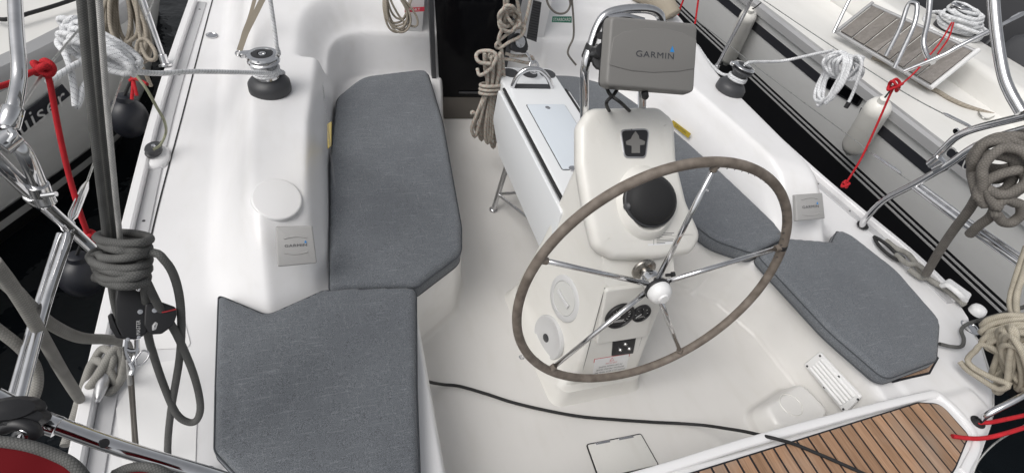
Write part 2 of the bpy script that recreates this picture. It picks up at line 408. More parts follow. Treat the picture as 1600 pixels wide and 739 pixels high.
def lathe_vf(prof, c, axis=(0, 0, 1), ns=32, xdir=None, sx=1.0, sy=1.0):
    A = frame(axis, xdir); c = Vector(c); rings = []
    for (r, h) in prof: rings.append([c + A @ Vector((max(r, 1e-4) * math.cos(2 * math.pi * k / ns) * sx, max(r, 1e-4) * math.sin(2 * math.pi * k / ns) * sy, h)) for k in range(ns)])
    return loft_vf(rings)
def lathe(name, prof, c, m, parent=None, axis=(0, 0, 1), ns=32, xdir=None, sx=1.0, sy=1.0, sharp=45):
    v, f = lathe_vf(prof, c, axis, ns, xdir, sx, sy); return mesh(name, v, f, m, parent, True, sharp)
def text(name, s, c, right, up, size, m, parent=None, off=0.0, thick=0.0008, align='CENTER', fit=None, shear=0.0):
    cu = bpy.data.curves.new(name, 'FONT'); cu.body = s; cu.size = 1.0; cu.align_x = align; cu.align_y = 'CENTER'; cu.offset = off; cu.shear = shear; cu.space_character = 1.10
    o = bpy.data.objects.new('tmp', cu); COL.objects.link(o); bpy.context.view_layer.update()
    dg = bpy.context.evaluated_depsgraph_get(); me = bpy.data.meshes.new_from_object(o.evaluated_get(dg)); bpy.data.objects.remove(o)
    xs = [v.co.x for v in me.vertices]; ys = [v.co.y for v in me.vertices]
    wd = max(xs) - min(xs); k = (fit / wd) if fit else size
    ky = size if fit is None else size
    right = Vector(right).normalized(); up = Vector(up); up = (up - right * up.dot(right)).normalized(); nrm = right.cross(up)
    cx, cy = ((max(xs) + min(xs)) / 2, (max(ys) + min(ys)) / 2) if align == 'CENTER' else (0, 0)
    for v in me.vertices: v.co = Vector(c) + right * ((v.co.x - cx) * k) + up * ((v.co.y - cy) * ky) + nrm * thick
    me.update(); me.name = name
    return link(name, me, m, parent, False)
def garmin(c, right, up, width, parent):
    right = Vector(right).normalized(); up = Vector(up).normalized(); n = right.cross(up)
    text('lettering', 'GARMIN', c, right, up, width * 0.185, 'ink', parent, off=0.0, fit=width, thick=0.0012)
    p = Vector(c) + right * width * 0.445 + up * width * 0.155 + n * 0.0012; s = width * 0.062
    mesh('emblem', [p - right * s - up * s, p + right * s - up * s, p + up * s * 1.2], [(0, 1, 2)], 'blueink', parent, False)
def coil_hank(c, down, side, length, width, loops, seed, flat=0.5, jit=0.15, npt=14):
    """points of a hank: elongated loops hanging from c"""
    rn = random.Random(seed); down = Vector(down).normalized(); side = Vector(side); side = (side - down * side.dot(down)).normalized(); nrm = down.cross(side)
    pts = []
    for i in range(loops):
        L_ = length * (1 + rn.uniform(-jit, jit)); W_ = width * (1 + rn.uniform(-jit * 2, jit * 2)) * 0.5; off = rn.uniform(-1, 1) * width * flat * 0.5; sh = rn.uniform(-0.3, 0.3) * width
        ph = rn.uniform(-0.15, 0.15)
        for k in range(npt):
            a = 2 * math.pi * k / npt - math.pi / 2
            t = (1 + math.sin(a)) / 2
            pts.append(Vector(c) + down * (L_ * t + rn.uniform(-1, 1) * 0.012 * length) + side * (math.cos(a) * W_ * (0.45 + 0.55 * t) + sh * t + ph * width * t) + nrm * (off + rn.uniform(-0.1, 0.1) * width * flat))
    return pts

# ================================================================== WATER AND THE YACHT'S MOULDING
def st(name, vs, fs, m):
    o = mesh(name, vs, fs, m, None, False); o['kind'] = 'structure'; return o
st('harbour_water', [(-400, -400, -0.85), (400, -400, -0.85), (400, 900, -0.85), (-400, 900, -0.85)], [(0, 1, 2, 3)], 'water')

yacht = thing('sailing_yacht', 'white sailing yacht in the middle with open cockpit, smoked companionway boards and teak stern seat', 'yacht')
def sdf(px, py, poly):
    """signed distance of grid points to a closed polygon (negative inside)"""
    d = np.full(px.shape, 1e9); ins = np.zeros(px.shape, bool); n = len(poly)
    for i in range(n):
        ax, ay = poly[i]; bx, by = poly[(i + 1) % n]
        ex, ey = bx - ax, by - ay; wx, wy = px - ax, py - ay
        t = np.clip((wx * ex + wy * ey) / (ex * ex + ey * ey + 1e-12), 0, 1)
        d = np.minimum(d, np.hypot(wx - ex * t, wy - ey * t))
        c = ((ay > py) != (by > py)) & (px < (bx - ax) * (py - ay) / (by - ay + 1e-12) + ax); ins ^= c
    return np.where(ins, -d, d)
def sm(t): t = np.clip(t, 0, 1); return t * t * (3 - 2 * t)
def rp2(pts, r): return [(p.x, p.y) for p in round_poly([(a, b, 0) for a, b in pts], r, 7)]
G = 0.01
gx = np.arange(-1.82, 1.96, G); gy = np.arange(-1.22, 3.60, G)
X, Y = np.meshgrid(gx, gy)
HULL = rp2([(-1.60, 3.6), (-1.665, 2.6), (-1.735, 1.6), (-1.765, 0.9), (-1.785, 0.1), (-1.77, -0.7), (-1.62, -1.15), (0.30, -1.15), (0.95, -0.95), (1.23, -0.83), (1.48, -0.71), (1.63, -0.60), (1.78, -0.42), (1.868, -0.20), (1.872, 0.10), (1.81, 0.45), (1.755, 0.80), (1.715, 1.3), (1.69, 2.4), (1.64, 3.6)], 0.07)
WELL = rp2([(-1.075, -0.1), (-1.075, 0.55), (-1.045, 1.0), (-0.985, 1.45), (-0.93, 1.93), (0.96, 1.93), (0.985, 1.35), (1.045, 0.95), (1.095, 0.55), (1.095, -0.1)], [0, 0.2, 0.2, 0.2, 0.32, 0.30, 0.2, 0.2, 0.2, 0])
SOLE = rp2([(-0.285, 1.925), (-0.46, 1.10), (-0.50, 0.55), (-0.575, 0.385), (-0.765, 0.25), (-0.775, 0.0), (-0.80, -0.585), (0.985, -0.585), (1.01, -0.45), (0.965, 0.0), (0.86, 0.24), (0.62, 0.41), (0.56, 0.55), (0.50, 1.10), (0.34, 1.925)], [0, 0.1, 0.08, 0.10, 0.05, 0.1, 0.03, 0.03, 0.1, 0.1, 0.08, 0.08, 0.08, 0.1, 0])
AX = np.abs(X + np.where(X < 0, 0.0, -0.02))
y0 = 0.185 + 0.62 * np.abs(AX - 1.28)
top = 0.60 + 0.10 * sm((Y - 1.45) / 0.65)
slope = np.clip((Y - y0) * 0.92, 0, None)
hh = top - 0.325
ctop = 0.325 + hh * (1 - np.exp(-(slope / hh) ** 3)) ** (1 / 3.0) * 1.0
ctop = np.where(slope > 0, 0.325 + np.minimum(slope, hh) - 0.02 * np.exp(-((slope - hh) / 0.05) ** 2), 0.325)
deck = 0.325 + 0.02 * sm((Y - 0.5) / 2.0)
lat = sm((AX - 1.30) / 0.20)
H = ctop * (1 - lat) + deck * lat
cab = sm((Y - 1.96) / 0.3) * (1 - sm((AX - 1.10) / 0.34))
H = np.maximum(H, 0.325 + 0.42 * cab)
for (cx_, cy_) in ((-1.20, 0.63), (1.21, 0.63)):
    H += 0.0 * (1 - sm((np.hypot((X - cx_) / 1.0, (Y - cy_) / 1.0) - 0.075) / 0.012))
dW = sdf(X, Y, WELL); dS = sdf(X, Y, SOLE)
seat = np.where(Y < 0.25, 0.315, 0.30)
bev = np.where(Y > 1.55, 0.16, 0.055)
tw = np.where(dW < 0, 0.62 * sm((dW + 0.035) / 0.035), 0.62 + 0.38 * sm(dW / bev))
tw = np.where(Y < 0.15, 1.0, tw)
base = np.minimum(seat, H)
H = np.where(dW < 0.17, base + (H - base) * tw, H)
H = np.where((Y < 0.25) & (np.abs(X) < 1.12), np.minimum(H, 0.315 + 0.28 * sm((Y - 0.10) / 0.15) * (dW > -0.02)), H)
# stern seat a little higher than the side seats, then the well of the cockpit
stern = sm((-0.585 - Y) / 0.02) * (X > -0.85) * (X < 1.45)
H = np.where(stern > 0, np.maximum(H, 0.315 + 0.028 * stern), H)
wall = np.where(X > 0.4, 0.035 + 0.03 * (Y < 0.3), 0.03)
ts = sm((dS + wall) / wall)
fil = 0.02 * (1 - sm((-dS - wall) / 0.10)) * (X > 0.4) * (Y < 0.5)
H = np.where(dS < 0, fil + (H - fil) * ts, H)
bp = [(p.x, p.y) for p in round_poly(US([(1192, 632), (1252, 592), (1300, 640), (1286, 668), (1215, 672)], z=0.12), 0.05)]
db = sdf(X, Y, bp); H = np.where(dS < 0, np.maximum(H, 0.12 * (1 - sm((db + 0.005) / 0.024))), H)
dO = sdf(X, Y, HULL)
H -= 0.03 * np.clip((dO + 0.035) / 0.035, 0, 1) ** 2 * (Y < -0.3)
for _ in range(2):
    K = np.pad(H, 1, mode='edge'); H = (K[1:-1, 1:-1] * 4 + (K[:-2, 1:-1] + K[2:, 1:-1] + K[1:-1, :-2] + K[1:-1, 2:]) * 2 + K[:-2, :-2] + K[:-2, 2:] + K[2:, :-2] + K[2:, 2:]) / 16
gyH, gxH = np.gradient(H, G)
NRM = np.stack([-gxH, -gyH, np.ones_like(H)], -1); NRM /= np.linalg.norm(NRM, axis=-1, keepdims=True)
gdy, gdx = np.gradient(dO, G)
snap = (dO > 0) & (dO < 1.5 * G)
XS = np.where(snap, X - dO * gdx, X); YS = np.where(snap, Y - dO * gdy, Y)
def height(x, y):
    i = min(max(int(round((y - gy[0]) / G)), 0), H.shape[0] - 1); j = min(max(int(round((x - gx[0]) / G)), 0), H.shape[1] - 1)
    return float(H[i, j])
ny, nx = H.shape
idx = np.arange(ny * nx).reshape(ny, nx)
quads = np.stack([idx[:-1, :-1], idx[:-1, 1:], idx[1:, 1:], idx[1:, :-1]], -1).reshape(-1, 4)
fx = (X[:-1, :-1] + G / 2).ravel(); fy = (Y[:-1, :-1] + G / 2).ravel()
ok = (dO.ravel()[quads].max(1) < 1.45 * G)
fS = dS.ravel()[quads].mean(1); fH = H.ravel()[quads].mean(1); fW = dW.ravel()[quads].mean(1)
is_sole = (fS < 0) & (fH < 0.06)
is_wall = (~is_sole) & (fW < 0.035) & (fH < 0.312) & (fy < 1.9) & (fy > -0.6) & (fS < 0.03)
is_bulk = (fy > 1.80) & (np.abs(fx) < 1.12) & ~is_sole & ~is_wall
is_deck = ~(is_sole | is_wall | is_bulk)
CO = np.stack([XS, YS, H], -1).reshape(-1, 3); NN = NRM.reshape(-1, 3)
def patch(name, mask, m):
    q = quads[mask & ok]; u, inv = np.unique(q, return_inverse=True); q = inv.reshape(-1, 4)
    me = bpy.data.meshes.new(name); me.from_pydata(CO[u].tolist(), [], q.tolist()); me.update()
    me.polygons.foreach_set('use_smooth', [True] * len(me.polygons))
    me.normals_split_custom_set_from_vertices(NN[u].tolist())
    return link(name, me, m, yacht, False)
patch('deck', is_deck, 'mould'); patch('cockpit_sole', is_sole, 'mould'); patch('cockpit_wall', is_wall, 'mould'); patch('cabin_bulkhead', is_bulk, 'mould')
# topsides down to the water
def hullring(z, ins): return [Vector((p.x, p.y, z)) for p in inset([Vector((a, b, 0)) for a, b in HULL], poly_n([Vector((a, b, 0)) for a, b in HULL]), ins)]
rings = [hullring(0.31, 0.0), hullring(0.27, -0.006), hullring(-0.2, 0.12), hullring(-0.6, 0.26), hullring(-0.95, 0.42)]
v, f = loft_vf(rings, False, False); mesh('topsides', v, f, 'hull', yacht, True, 60)

# toe rails: a white capped edge with a grey screwed strip inside it
def rail(pts, inner, side):
    pp = catmull(pts, 10)
    rings = []
    for i, p in enumerate(pp):
        a = pp[max(i - 1, 0)]; b = pp[min(i + 1, len(pp) - 1)]; t = (b - a).normalized(); s = Vector((t.y, -t.x, 0)) * side   # s points inboard
        z = height(p.x + s.x * 0.05, p.y + s.y * 0.05)
        q = Vector((p.x, p.y, z))
        rings.append([q + s * -0.012 + Vector((0, 0, -0.10)), q + s * -0.012 + Vector((0, 0, 0.030)), q + s * -0.006 + Vector((0, 0, 0.036)), q + s * 0.020 + Vector((0, 0, 0.036)), q + s * 0.026 + Vector((0, 0, 0.030)), q + s * 0.028 + Vector((0, 0, -0.05))])
    v, f = loft_vf(rings); r = mesh('toe_rail', v, f, 'gel', yacht, True, 40)
    strip = []
    for i, p in enumerate(pp):
        a = pp[max(i - 1, 0)]; b = pp[min(i + 1, len(pp) - 1)]; t = (b - a).normalized(); s = Vector((t.y, -t.x, 0)) * side
        z = height(p.x + s.x * 0.06, p.y + s.y * 0.06); q = Vector((p.x, p.y, z))
        strip.append([q + s * 0.029 + Vector((0, 0, 0.0)), q + s * 0.029 + Vector((0, 0, 0.007)), q + s * 0.072 + Vector((0, 0, 0.007)), q + s * 0.074 + Vector((0, 0, 0.0))])
    v, f = loft_vf(strip); g = mesh('rail_strip', v, f, 'stripgrey', r, True, 30)
    mb = MB()
    for i in range(4, len(pp) - 1, 7):
        p = pp[i]; t = (pp[i + 1] - p).normalized(); s = Vector((t.y, -t.x, 0)) * side; q = p + s * 0.05
        q.z = height(q.x, q.y) + 0.0072; mb.add(lathe_vf([(0.006, 0), (0.005, 0.0016), (0.002, 0.0016), (0.001, 0.0004)], q, ns=10))
    mb.build('screws', 'charcoal', r); bpy.data.objects[r.name].children[-1]['kind'] = 'stuff' if False else 'part'
    return r
rail([Vector(p + (0,)) for p in [(-1.665, 2.6), (-1.735, 1.6), (-1.762, 0.9), (-1.775, 0.1), (-1.765, -0.75)]][::-1], 0, 1)
rail([Vector(p + (0,)) for p in [(1.668, 2.9), (1.69, 2.4), (1.713, 1.3), (1.755, 0.80), (1.806, 0.45), (1.862, 0.10), (1.862, -0.19)]], 0, 1)
# black joint between deck and side mouldings
def seam(pts, wd, m='blackr', dz=0.0022):
    pp = catmull(pts, 12); rings = []
    for i, p in enumerate(pp):
        t = (pp[min(i + 1, len(pp) - 1)] - pp[max(i - 1, 0)]).normalized(); s = Vector((t.y, -t.x, 0)) * wd / 2
        z = height(p.x, p.y) + dz
        rings.append([Vector((p.x - s.x, p.y - s.y, z)), Vector((p.x + s.x, p.y + s.y, z))])
    v, f = loft_vf(rings, closed=False); return mesh('deck_seam', v, f, m, yacht, True)
seam([U(340, -20, z=0.34), U(333, 0, z=0.34), U(288, 170, z=0.335), U(245, 330, z=0.33), U(213, 480, z=0.327)], 0.006)
seam([U(1283, 270, z=0.345), U(1330, 328, z=0.335), U(1352, 356, z=0.33)], 0.007)
# moulded non-slip field beside the helm seat
def sheet(name, px, z, m, dz=0.003, parent=None, r=0.02):
    o = round_poly([Vector((p.x, p.y, 0)) for p in US(px, z=z)], r); c = sum(o, Vector()) / len(o)
    vs = [Vector((p.x, p.y, height(p.x, p.y) + dz)) for p in o]
    return mesh(name, vs, [tuple(range(len(vs)))], m, parent or yacht, False)
sheet('nonslip_field', [(182, 640), (222, 572), (300, 560), (309, 640), (305, 760), (196, 760)], 0.32, 'nonskid')
sheet('nonslip_field', [(236, 548), (250, 500), (288, 500), (300, 545)], 0.32, 'nonskid')

# stern seat: white framed teak
def teak_panel(name, outline, z, pitch, x_lo, x_hi, parent, mt='teak', rim=0.007):
    o = round_poly(outline, 0.035)
    pr_ = prism(name, o, (0, 0, 1), 0.012, 'caulk', parent, r=0.002, seg=1)
    return pr_
tz = 0.3455
TK = [U(1035, 752, z=tz), U(1432, 629, z=tz), U(1468, 631, z=tz), U(1513, 681, z=tz), U(1478, 748, z=tz), U(1460, 800, z=tz), U(1120, 840, z=tz)]
TK = [Vector((-0.55, TK[0].y - 0.005, tz)), TK[0], TK[1], TK[2], TK[3], Vector((1.02, -0.85, tz)), Vector((0.80, -0.93, tz)), Vector((-0.55, -0.98, tz))]
TKo = round_poly(TK, [0.01, 0.01, 0.02, 0.05, 0.03, 0.03, 0.03, 0.02])
tkb = prism('teak_seat_panel', TKo, (0, 0, 1), 0.006, 'caulk', yacht)
def clip_x(poly, x0, x1):
    def cut(pl, sgn, xx):
        out = []
        for i in range(len(pl)):
            a, b = pl[i], pl[(i + 1) % len(pl)]; da, db_ = sgn * (a.x - xx), sgn * (b.x - xx)
            if da >= 0: out.append(a)
            if (da >= 0) != (db_ >= 0): out.append(a.lerp(b, da / (da - db_)))
        return out
    return cut(cut(poly, 1, x0), -1, x1)
def planks(poly, z, pitch, gap, parent, m, h=0.004, frame_=0.012):
    """teak strakes with black caulk showing between them: one deck panel, one mesh"""
    n = poly_n(poly); pl = inset(poly if n.z > 0 else poly[::-1], Vector((0, 0, 1)), frame_); mb = MB()
    xs = [p.x for p in pl]; k = math.floor(min(xs) / pitch)
    while k * pitch < max(xs):
        c = clip_x(pl, k * pitch + gap / 2, (k + 1) * pitch - gap / 2)
        if len(c) >= 3: mb.add(prism_vf([Vector((p.x, p.y, z)) for p in c], (0, 0, 1), h, 0.0008, 1))
        k += 1
    return mb.build('strakes', m, parent, True, 30)
planks([Vector(p) for p in TKo], tz + 0.0062, 0.0545, 0.0105, tkb, 'teak', frame_=0.006)
# raised white frame round the stern seat
fr_o = round_poly([Vector((-0.62, -0.592, 0.343)), U(1000, 741, z=0.343) + Vector((-0.0, 0.004, 0)), U(1434, 618, z=0.343), U(1482, 620, z=0.343), U(1534, 680, z=0.343), Vector((1.075, -0.875, 0.343))], [0.01, 0.01, 0.02, 0.06, 0.03, 0.02])
fr_i = None
mbf = MB()
path = [Vector((-0.60, -0.598, 0)), Vector((-0.15, -0.598, 0)), U(1200, 684, z=0.35), U(1436, 622, z=0.35), U(1476, 624, z=0.35), U(1523, 681, z=0.35), Vector((1.045, -0.862, 0))]
pp = catmull([Vector((p.x, p.y, 0)) for p in path], 6); rings = []
for i, p in enumerate(pp):
    t = (pp[min(i + 1, len(pp) - 1)] - pp[max(i - 1, 0)]).normalized(); s = Vector((t.y, -t.x, 0)); z = 0.335
    rings.append([Vector((p.x, p.y, z)) - s * 0.024, Vector((p.x, p.y, z + 0.013)) - s * 0.022, Vector((p.x, p.y, z + 0.016)) - s * 0.018, Vector((p.x, p.y, z + 0.016)) + s * 0.006, Vector((p.x, p.y, z + 0.013)) + s * 0.009, Vector((p.x, p.y, z)) + s * 0.010])
v, f = loft_vf(rings); mesh('seat_surround', v, f, 'gel', yacht, True, 50)
# teak under the starboard helm cushion
HS = [U(1395, 598, z=0.322), U(1452, 585, z=0.322), U(1466, 560, z=0.322), Vector((1.45, -0.30, 0.322)), Vector((1.0, 0.1, 0.322)), Vector((0.93, -0.02, 0.322))]
hs = prism('side_teak_panel', [Vector(p) for p in HS], (0, 0, 1), 0.005, 'caulk', yacht)
planks([Vector(p) for p in HS], 0.3274, 0.045, 0.005, hs, 'teak', frame_=0.009)

# companionway: smoked drop boards in a pale frame
yb = 1.886
def q4(a, b, c, d): return [Vector(a), Vector(b), Vector(c), Vector(d)]
board = prism('washboard', q4((-0.30, yb, 0.17), (0.055, yb, 0.17), (0.085, yb + 0.03, 1.02), (-0.425, yb + 0.03, 1.02)), (0, -1, 0), 0.014, 'acrylic', yacht, r=0.003)
prism('lower_washboard', q4((-0.283, yb + 0.004, 0.004), (0.045, yb + 0.004, 0.004), (0.056, yb + 0.004, 0.166), (-0.298, yb + 0.004, 0.166)), (0, -1, 0), 0.014, 'bronze', yacht, r=0.003)
mbh = MB(); mbh.add(box_vf((-0.11, yb - 0.018, 0.205), 0.15, 0.008, 0.010)); mbh.build('board_handle', 'charcoal', board)
prism('board_channel', q4((-0.325, yb, 0.004), (-0.30, yb, 0.004), (-0.43, yb + 0.03, 1.02), (-0.46, yb + 0.03, 1.02)), (0, -1, 0), 0.030, 'charcoal', yacht, r=0.004)
prism('board_channel', q4((0.056, yb, 0.004), (0.085, yb, 0.004), (0.118, yb + 0.03, 1.02), (0.090, yb + 0.03, 1.02)), (0, -1, 0), 0.030, 'charcoal', yacht, r=0.004)
# cabin end wall that carries the boards above the cockpit moulding
cw = []
for z, y_, hw in ((0.02, 1.925, 1.05), (0.55, 1.935, 1.05), (0.66, 1.955, 1.05), (0.735, 2.01, 1.04), (0.745, 2.3, 1.0)): cw.append([Vector((-0.475, y_, z)), Vector((0.30, y_, z))])
for sx0, sx1 in ((-0.52, -0.43), (0.10, 0.33)):
    prism('hatch_frame', q4((sx0, 1.935, 0.02), (sx1, 1.935, 0.02), (sx1, 1.965, 1.02), (sx0, 1.965, 1.02)), (0, 1, 0), 0.30, 'gel', yacht)
prism('sliding_hatch', round_poly([(-0.50, 1.97, 1.02), (0.32, 1.97, 1.02), (0.32, 2.9, 1.02), (-0.50, 2.9, 1.02)], 0.04), (0, 0, 1), 0.04, 'gel', yacht, r=0.015)
# stickers and signs
def sign(name, px, p0, n, m, s, mt, fit, size, parent=None, dx=None, label=None):
    q = [UP(a, b, p0, n) for a, b in px]; nn = Vector(n).normalized()
    if nn.dot(CP - q[0]) < 0: nn = -nn
    q = [p + nn * 0.002 for p in q]
    o = prism(name, q, nn, 0.0012, m, parent or yacht)
    if label: o['label'] = label
    if s:
        c = sum(q, Vector()) / 4; r = (q[1] - q[0]) ; u = q[0] - q[3]
        text('lettering', s, c + nn * 0.0012, r, u, u.length * size, mt, o, off=0.0, fit=r.length * fit, thick=0.0006)
    return o
sign('starboard_sign', [(863, 26), (893, 26), (893, 36), (862, 35)], (0, 1.90, 0.5), (0, -1, 0.12), 'greensign', 'STARBOARD', 'whiteink', 0.9, 0.8, label='green sign reading STARBOARD')
sign('port_sign', [(632, 13), (663, 11), (663, 18), (632, 20)], (0, 1.90, 0.6), (0, -1, 0.25), 'redsign', 'PORT', 'whiteink', 0.55, 0.85, label='red sign reading PORT')
sign('caution_sticker', [(1052, 188), (1080, 209), (1076, 216), (1048, 194)], (1.0, 1.0, 0.45), (-1, -0.1, 0.1), 'yellow', 'CAUTION', 'ink', 0.6, 0.7, label='yellow caution sticker on the starboard coaming')
sign('caution_sticker', [(513, 194), (520, 190), (519, 228), (513, 233)], (-1.02, 1.0, 0.45), (1, 0, 0.05), 'yellow', 'CAUTION', 'ink', 0.6, 0.7, label='yellow caution sticker on the port coaming')
lv = sign('louvre_panel', [(833, 0), (846, 4), (838, 66), (822, 60)], (0.16, 1.88, 0.7), (0, -1, 0.05), 'charcoal', None, None, 0, 0)
mb = MB()
for k in range(14):
    a = UP(833.5 - 0.7 * k, 3 + 4.1 * k, (0.16, 1.877, 0.7), (0, -1, 0.05)); b = UP(845 - 0.5 * k, 6.5 + 4.1 * k, (0.16, 1.877, 0.7), (0, -1, 0.05)); mb.add(tube_vf([a, b], 0.0025, 6)[:2])
mb.build('louvre_slats', 'blackr', lv)
# vent grille and floor hatch
vg = [Vector((1.003, -0.236, 0.086)), Vector((1.003, -0.238, 0.200)), Vector((1.003, -0.486, 0.225)), Vector((1.003, -0.490, 0.102))]
vgq = [UP(a, b, (0.955, -0.3, 0.15), (-1, 0, 0.10)) for a, b in ((1258, 569), (1283, 549), (1348, 619), (1322, 645))]
vn = Vector((-1, 0, 0.10)).normalized()
vent = prism('vent_grille', round_poly(vgq, 0.012), vn, 0.012, 'whitep', yacht, r=0.004)
e1 = (vgq[3] - vgq[0]); e2 = (vgq[1] - vgq[0]); mb = MB(); mb2 = MB()
for k in range(5):
    t = 0.16 + 0.17 * k; a = vgq[0] + e2 * t + e1 * 0.12 + vn * 0.012; b = vgq[0] + e2 * t + e1 * 0.88 + vn * 0.012; mb.add(tube_vf([a, b], 0.0075, 8)[:2])
mb.build('louvres', 'whitep', vent)
for a, b in ((0.06, 0.10), (0.94, 0.10), (0.5, 0.08), (0.06, 0.90), (0.94, 0.90), (0.5, 0.92)): mb2.add(lathe_vf([(0.0055, 0), (0.005, 0.002), (0.001, 0.002)], vgq[0] + e1 * a + e2 * b + vn * 0.012, vn, 10))
mb2.build('screws', 'charcoal', vent)
fo = round_poly([U(915, 694, z=0.002), U(1001, 677, z=0.002), U(1030, 728, z=0.002), U(935, 750, z=0.002)], 0.012)
prism('floor_hatch_gap', fo, (0, 0, 1), 0.004, 'blackr', yacht)
n_ = poly_n(fo); fi = inset(fo if n_.z > 0 else fo[::-1], Vector((0, 0, 1)), 0.005)
fh = prism('floor_hatch', [p + Vector((0, 0, 0.002)) for p in fi], (0, 0, 1), 0.006, 'sole', yacht, r=0.002)
for t0, t1 in ((0.15, 0.42), (0.58, 0.86)):
    a = U(916, 694, z=0.008); b = U(1000, 677.5, z=0.008); p, q = a.lerp(b, t0), a.lerp(b, t1); s = Vector((0, -0.010, 0))
    prism('hinge', [p, q, q + s, p + s], (0, 0, 1), 0.003, 'steel', fh, r=0.001)
# seam of the locker under the port helm seat, and its small yellow tag
tubes('locker_seam', [[U(664, 604, z=0.035), U(672, 660, z=0.03), U(684, 745, z=0.03)]], 0.0028, 'blackr', yacht, ns=6)
lathe('floor_drain', [(0.012, 0), (0.012, 0.002), (0.008, 0.003), (0.006, 0.001)], U(815, 558, z=0.001), 'steel', yacht, ns=16)
# mooring cleat, deck filler caps, foot block for a line
def fairing(p, r, h): return lathe_vf([(r * 1.5, -0.004), (r * 1.1, h * 0.4), (r, h), (0.001, h)], p, ns=20)
filler = lathe('deck_filler_cap', [(0.030, 0), (0.030, 0.004), (0.024, 0.005), (0.022, 0.003), (0.001, 0.003)], U(331, 56, z=0.347), 'steel', yacht, ns=24)
bd = U(240, 238, z=0.36); bd.z = height(bd.x, bd.y)
pd = mesh('block_pad', *lathe_vf([(0.060, 0), (0.052, 0.016), (0.046, 0.024), (0.001, 0.026)], bd, ns=24, sy=1.5), 'gel', yacht)
fbk = MB(); fbk.add(lathe_vf([(0.010, 0), (0.034, 0), (0.036, 0.006), (0.030, 0.012), (0.030, 0.018), (0.036, 0.024), (0.034, 0.030), (0.001, 0.032)], bd + Vector((0.0, 0.0, 0.028)), (0.15, 0.1, 1), 24, (0.3, 1, 0), 1.35, 0.8))
fb = fbk.build('turning_block', 'charcoal', yacht); lathe('sheave_pin', [(0.009, 0), (0.008, 0.004), (0.001, 0.004)], bd + Vector((0.005, 0.003, 0.061)), 'steel', fb, ns=12)
ch = fr_o  # (outline kept for the record of the seat moulding)
hf = U(1523, 662, z=0.33); hf.z = height(hf.x, hf.y)
lathe('hawse_ring', [(0.020, 0.0), (0.026, 0.0), (0.028, 0.004), (0.026, 0.008), (0.020, 0.007), (0.018, 0.002), (0.001, 0.001)], hf, 'blackr', yacht, ns=24)
wc = U(1517, 510, z=0.33); wc.z = height(wc.x, wc.y)
fc = lathe('deck_filler_cap', [(0.045, 0), (0.045, 0.005), (0.036, 0.006), (0.034, 0.003), (0.001, 0.003)], wc, 'steel', yacht, ns=28)
text('lettering', 'DIESEL', wc + Vector((0.09, -0.02, 0.003)), (0.5, -1, 0), (1, 0.5, 0), 0.022, 'ink', fc, thick=0.002)

for cx_, cy_, nm in ((432, 305, 0), (1192, 252, 1)):
    c = U(cx_, cy_, z=0.605); g = 0.085
    n = Vector((-(height(c.x + g, c.y) - height(c.x - g, c.y)) / (2 * g), -(height(c.x, c.y + g) - height(c.x, c.y - g)) / (2 * g), 1)).normalized()
    c.z = height(c.x, c.y); lathe('coaming_pad', [(0.086, -0.012), (0.085, -0.001), (0.082, 0.0030), (0.077, 0.0042), (0.001, 0.0048)], c, 'gel', yacht, n, 48)

bc = U(1236, 632, z=0.12); tubes('step_ring', [[bc + Vector((0.05 * math.cos(a), 0.05 * math.sin(a), height(bc.x, bc.y) - bc.z + 0.0002)) for a in [2 * math.pi * k / 32 for k in range(33)]]], 0.0022, 'wallgel', yacht, ns=6, smoothn=2)

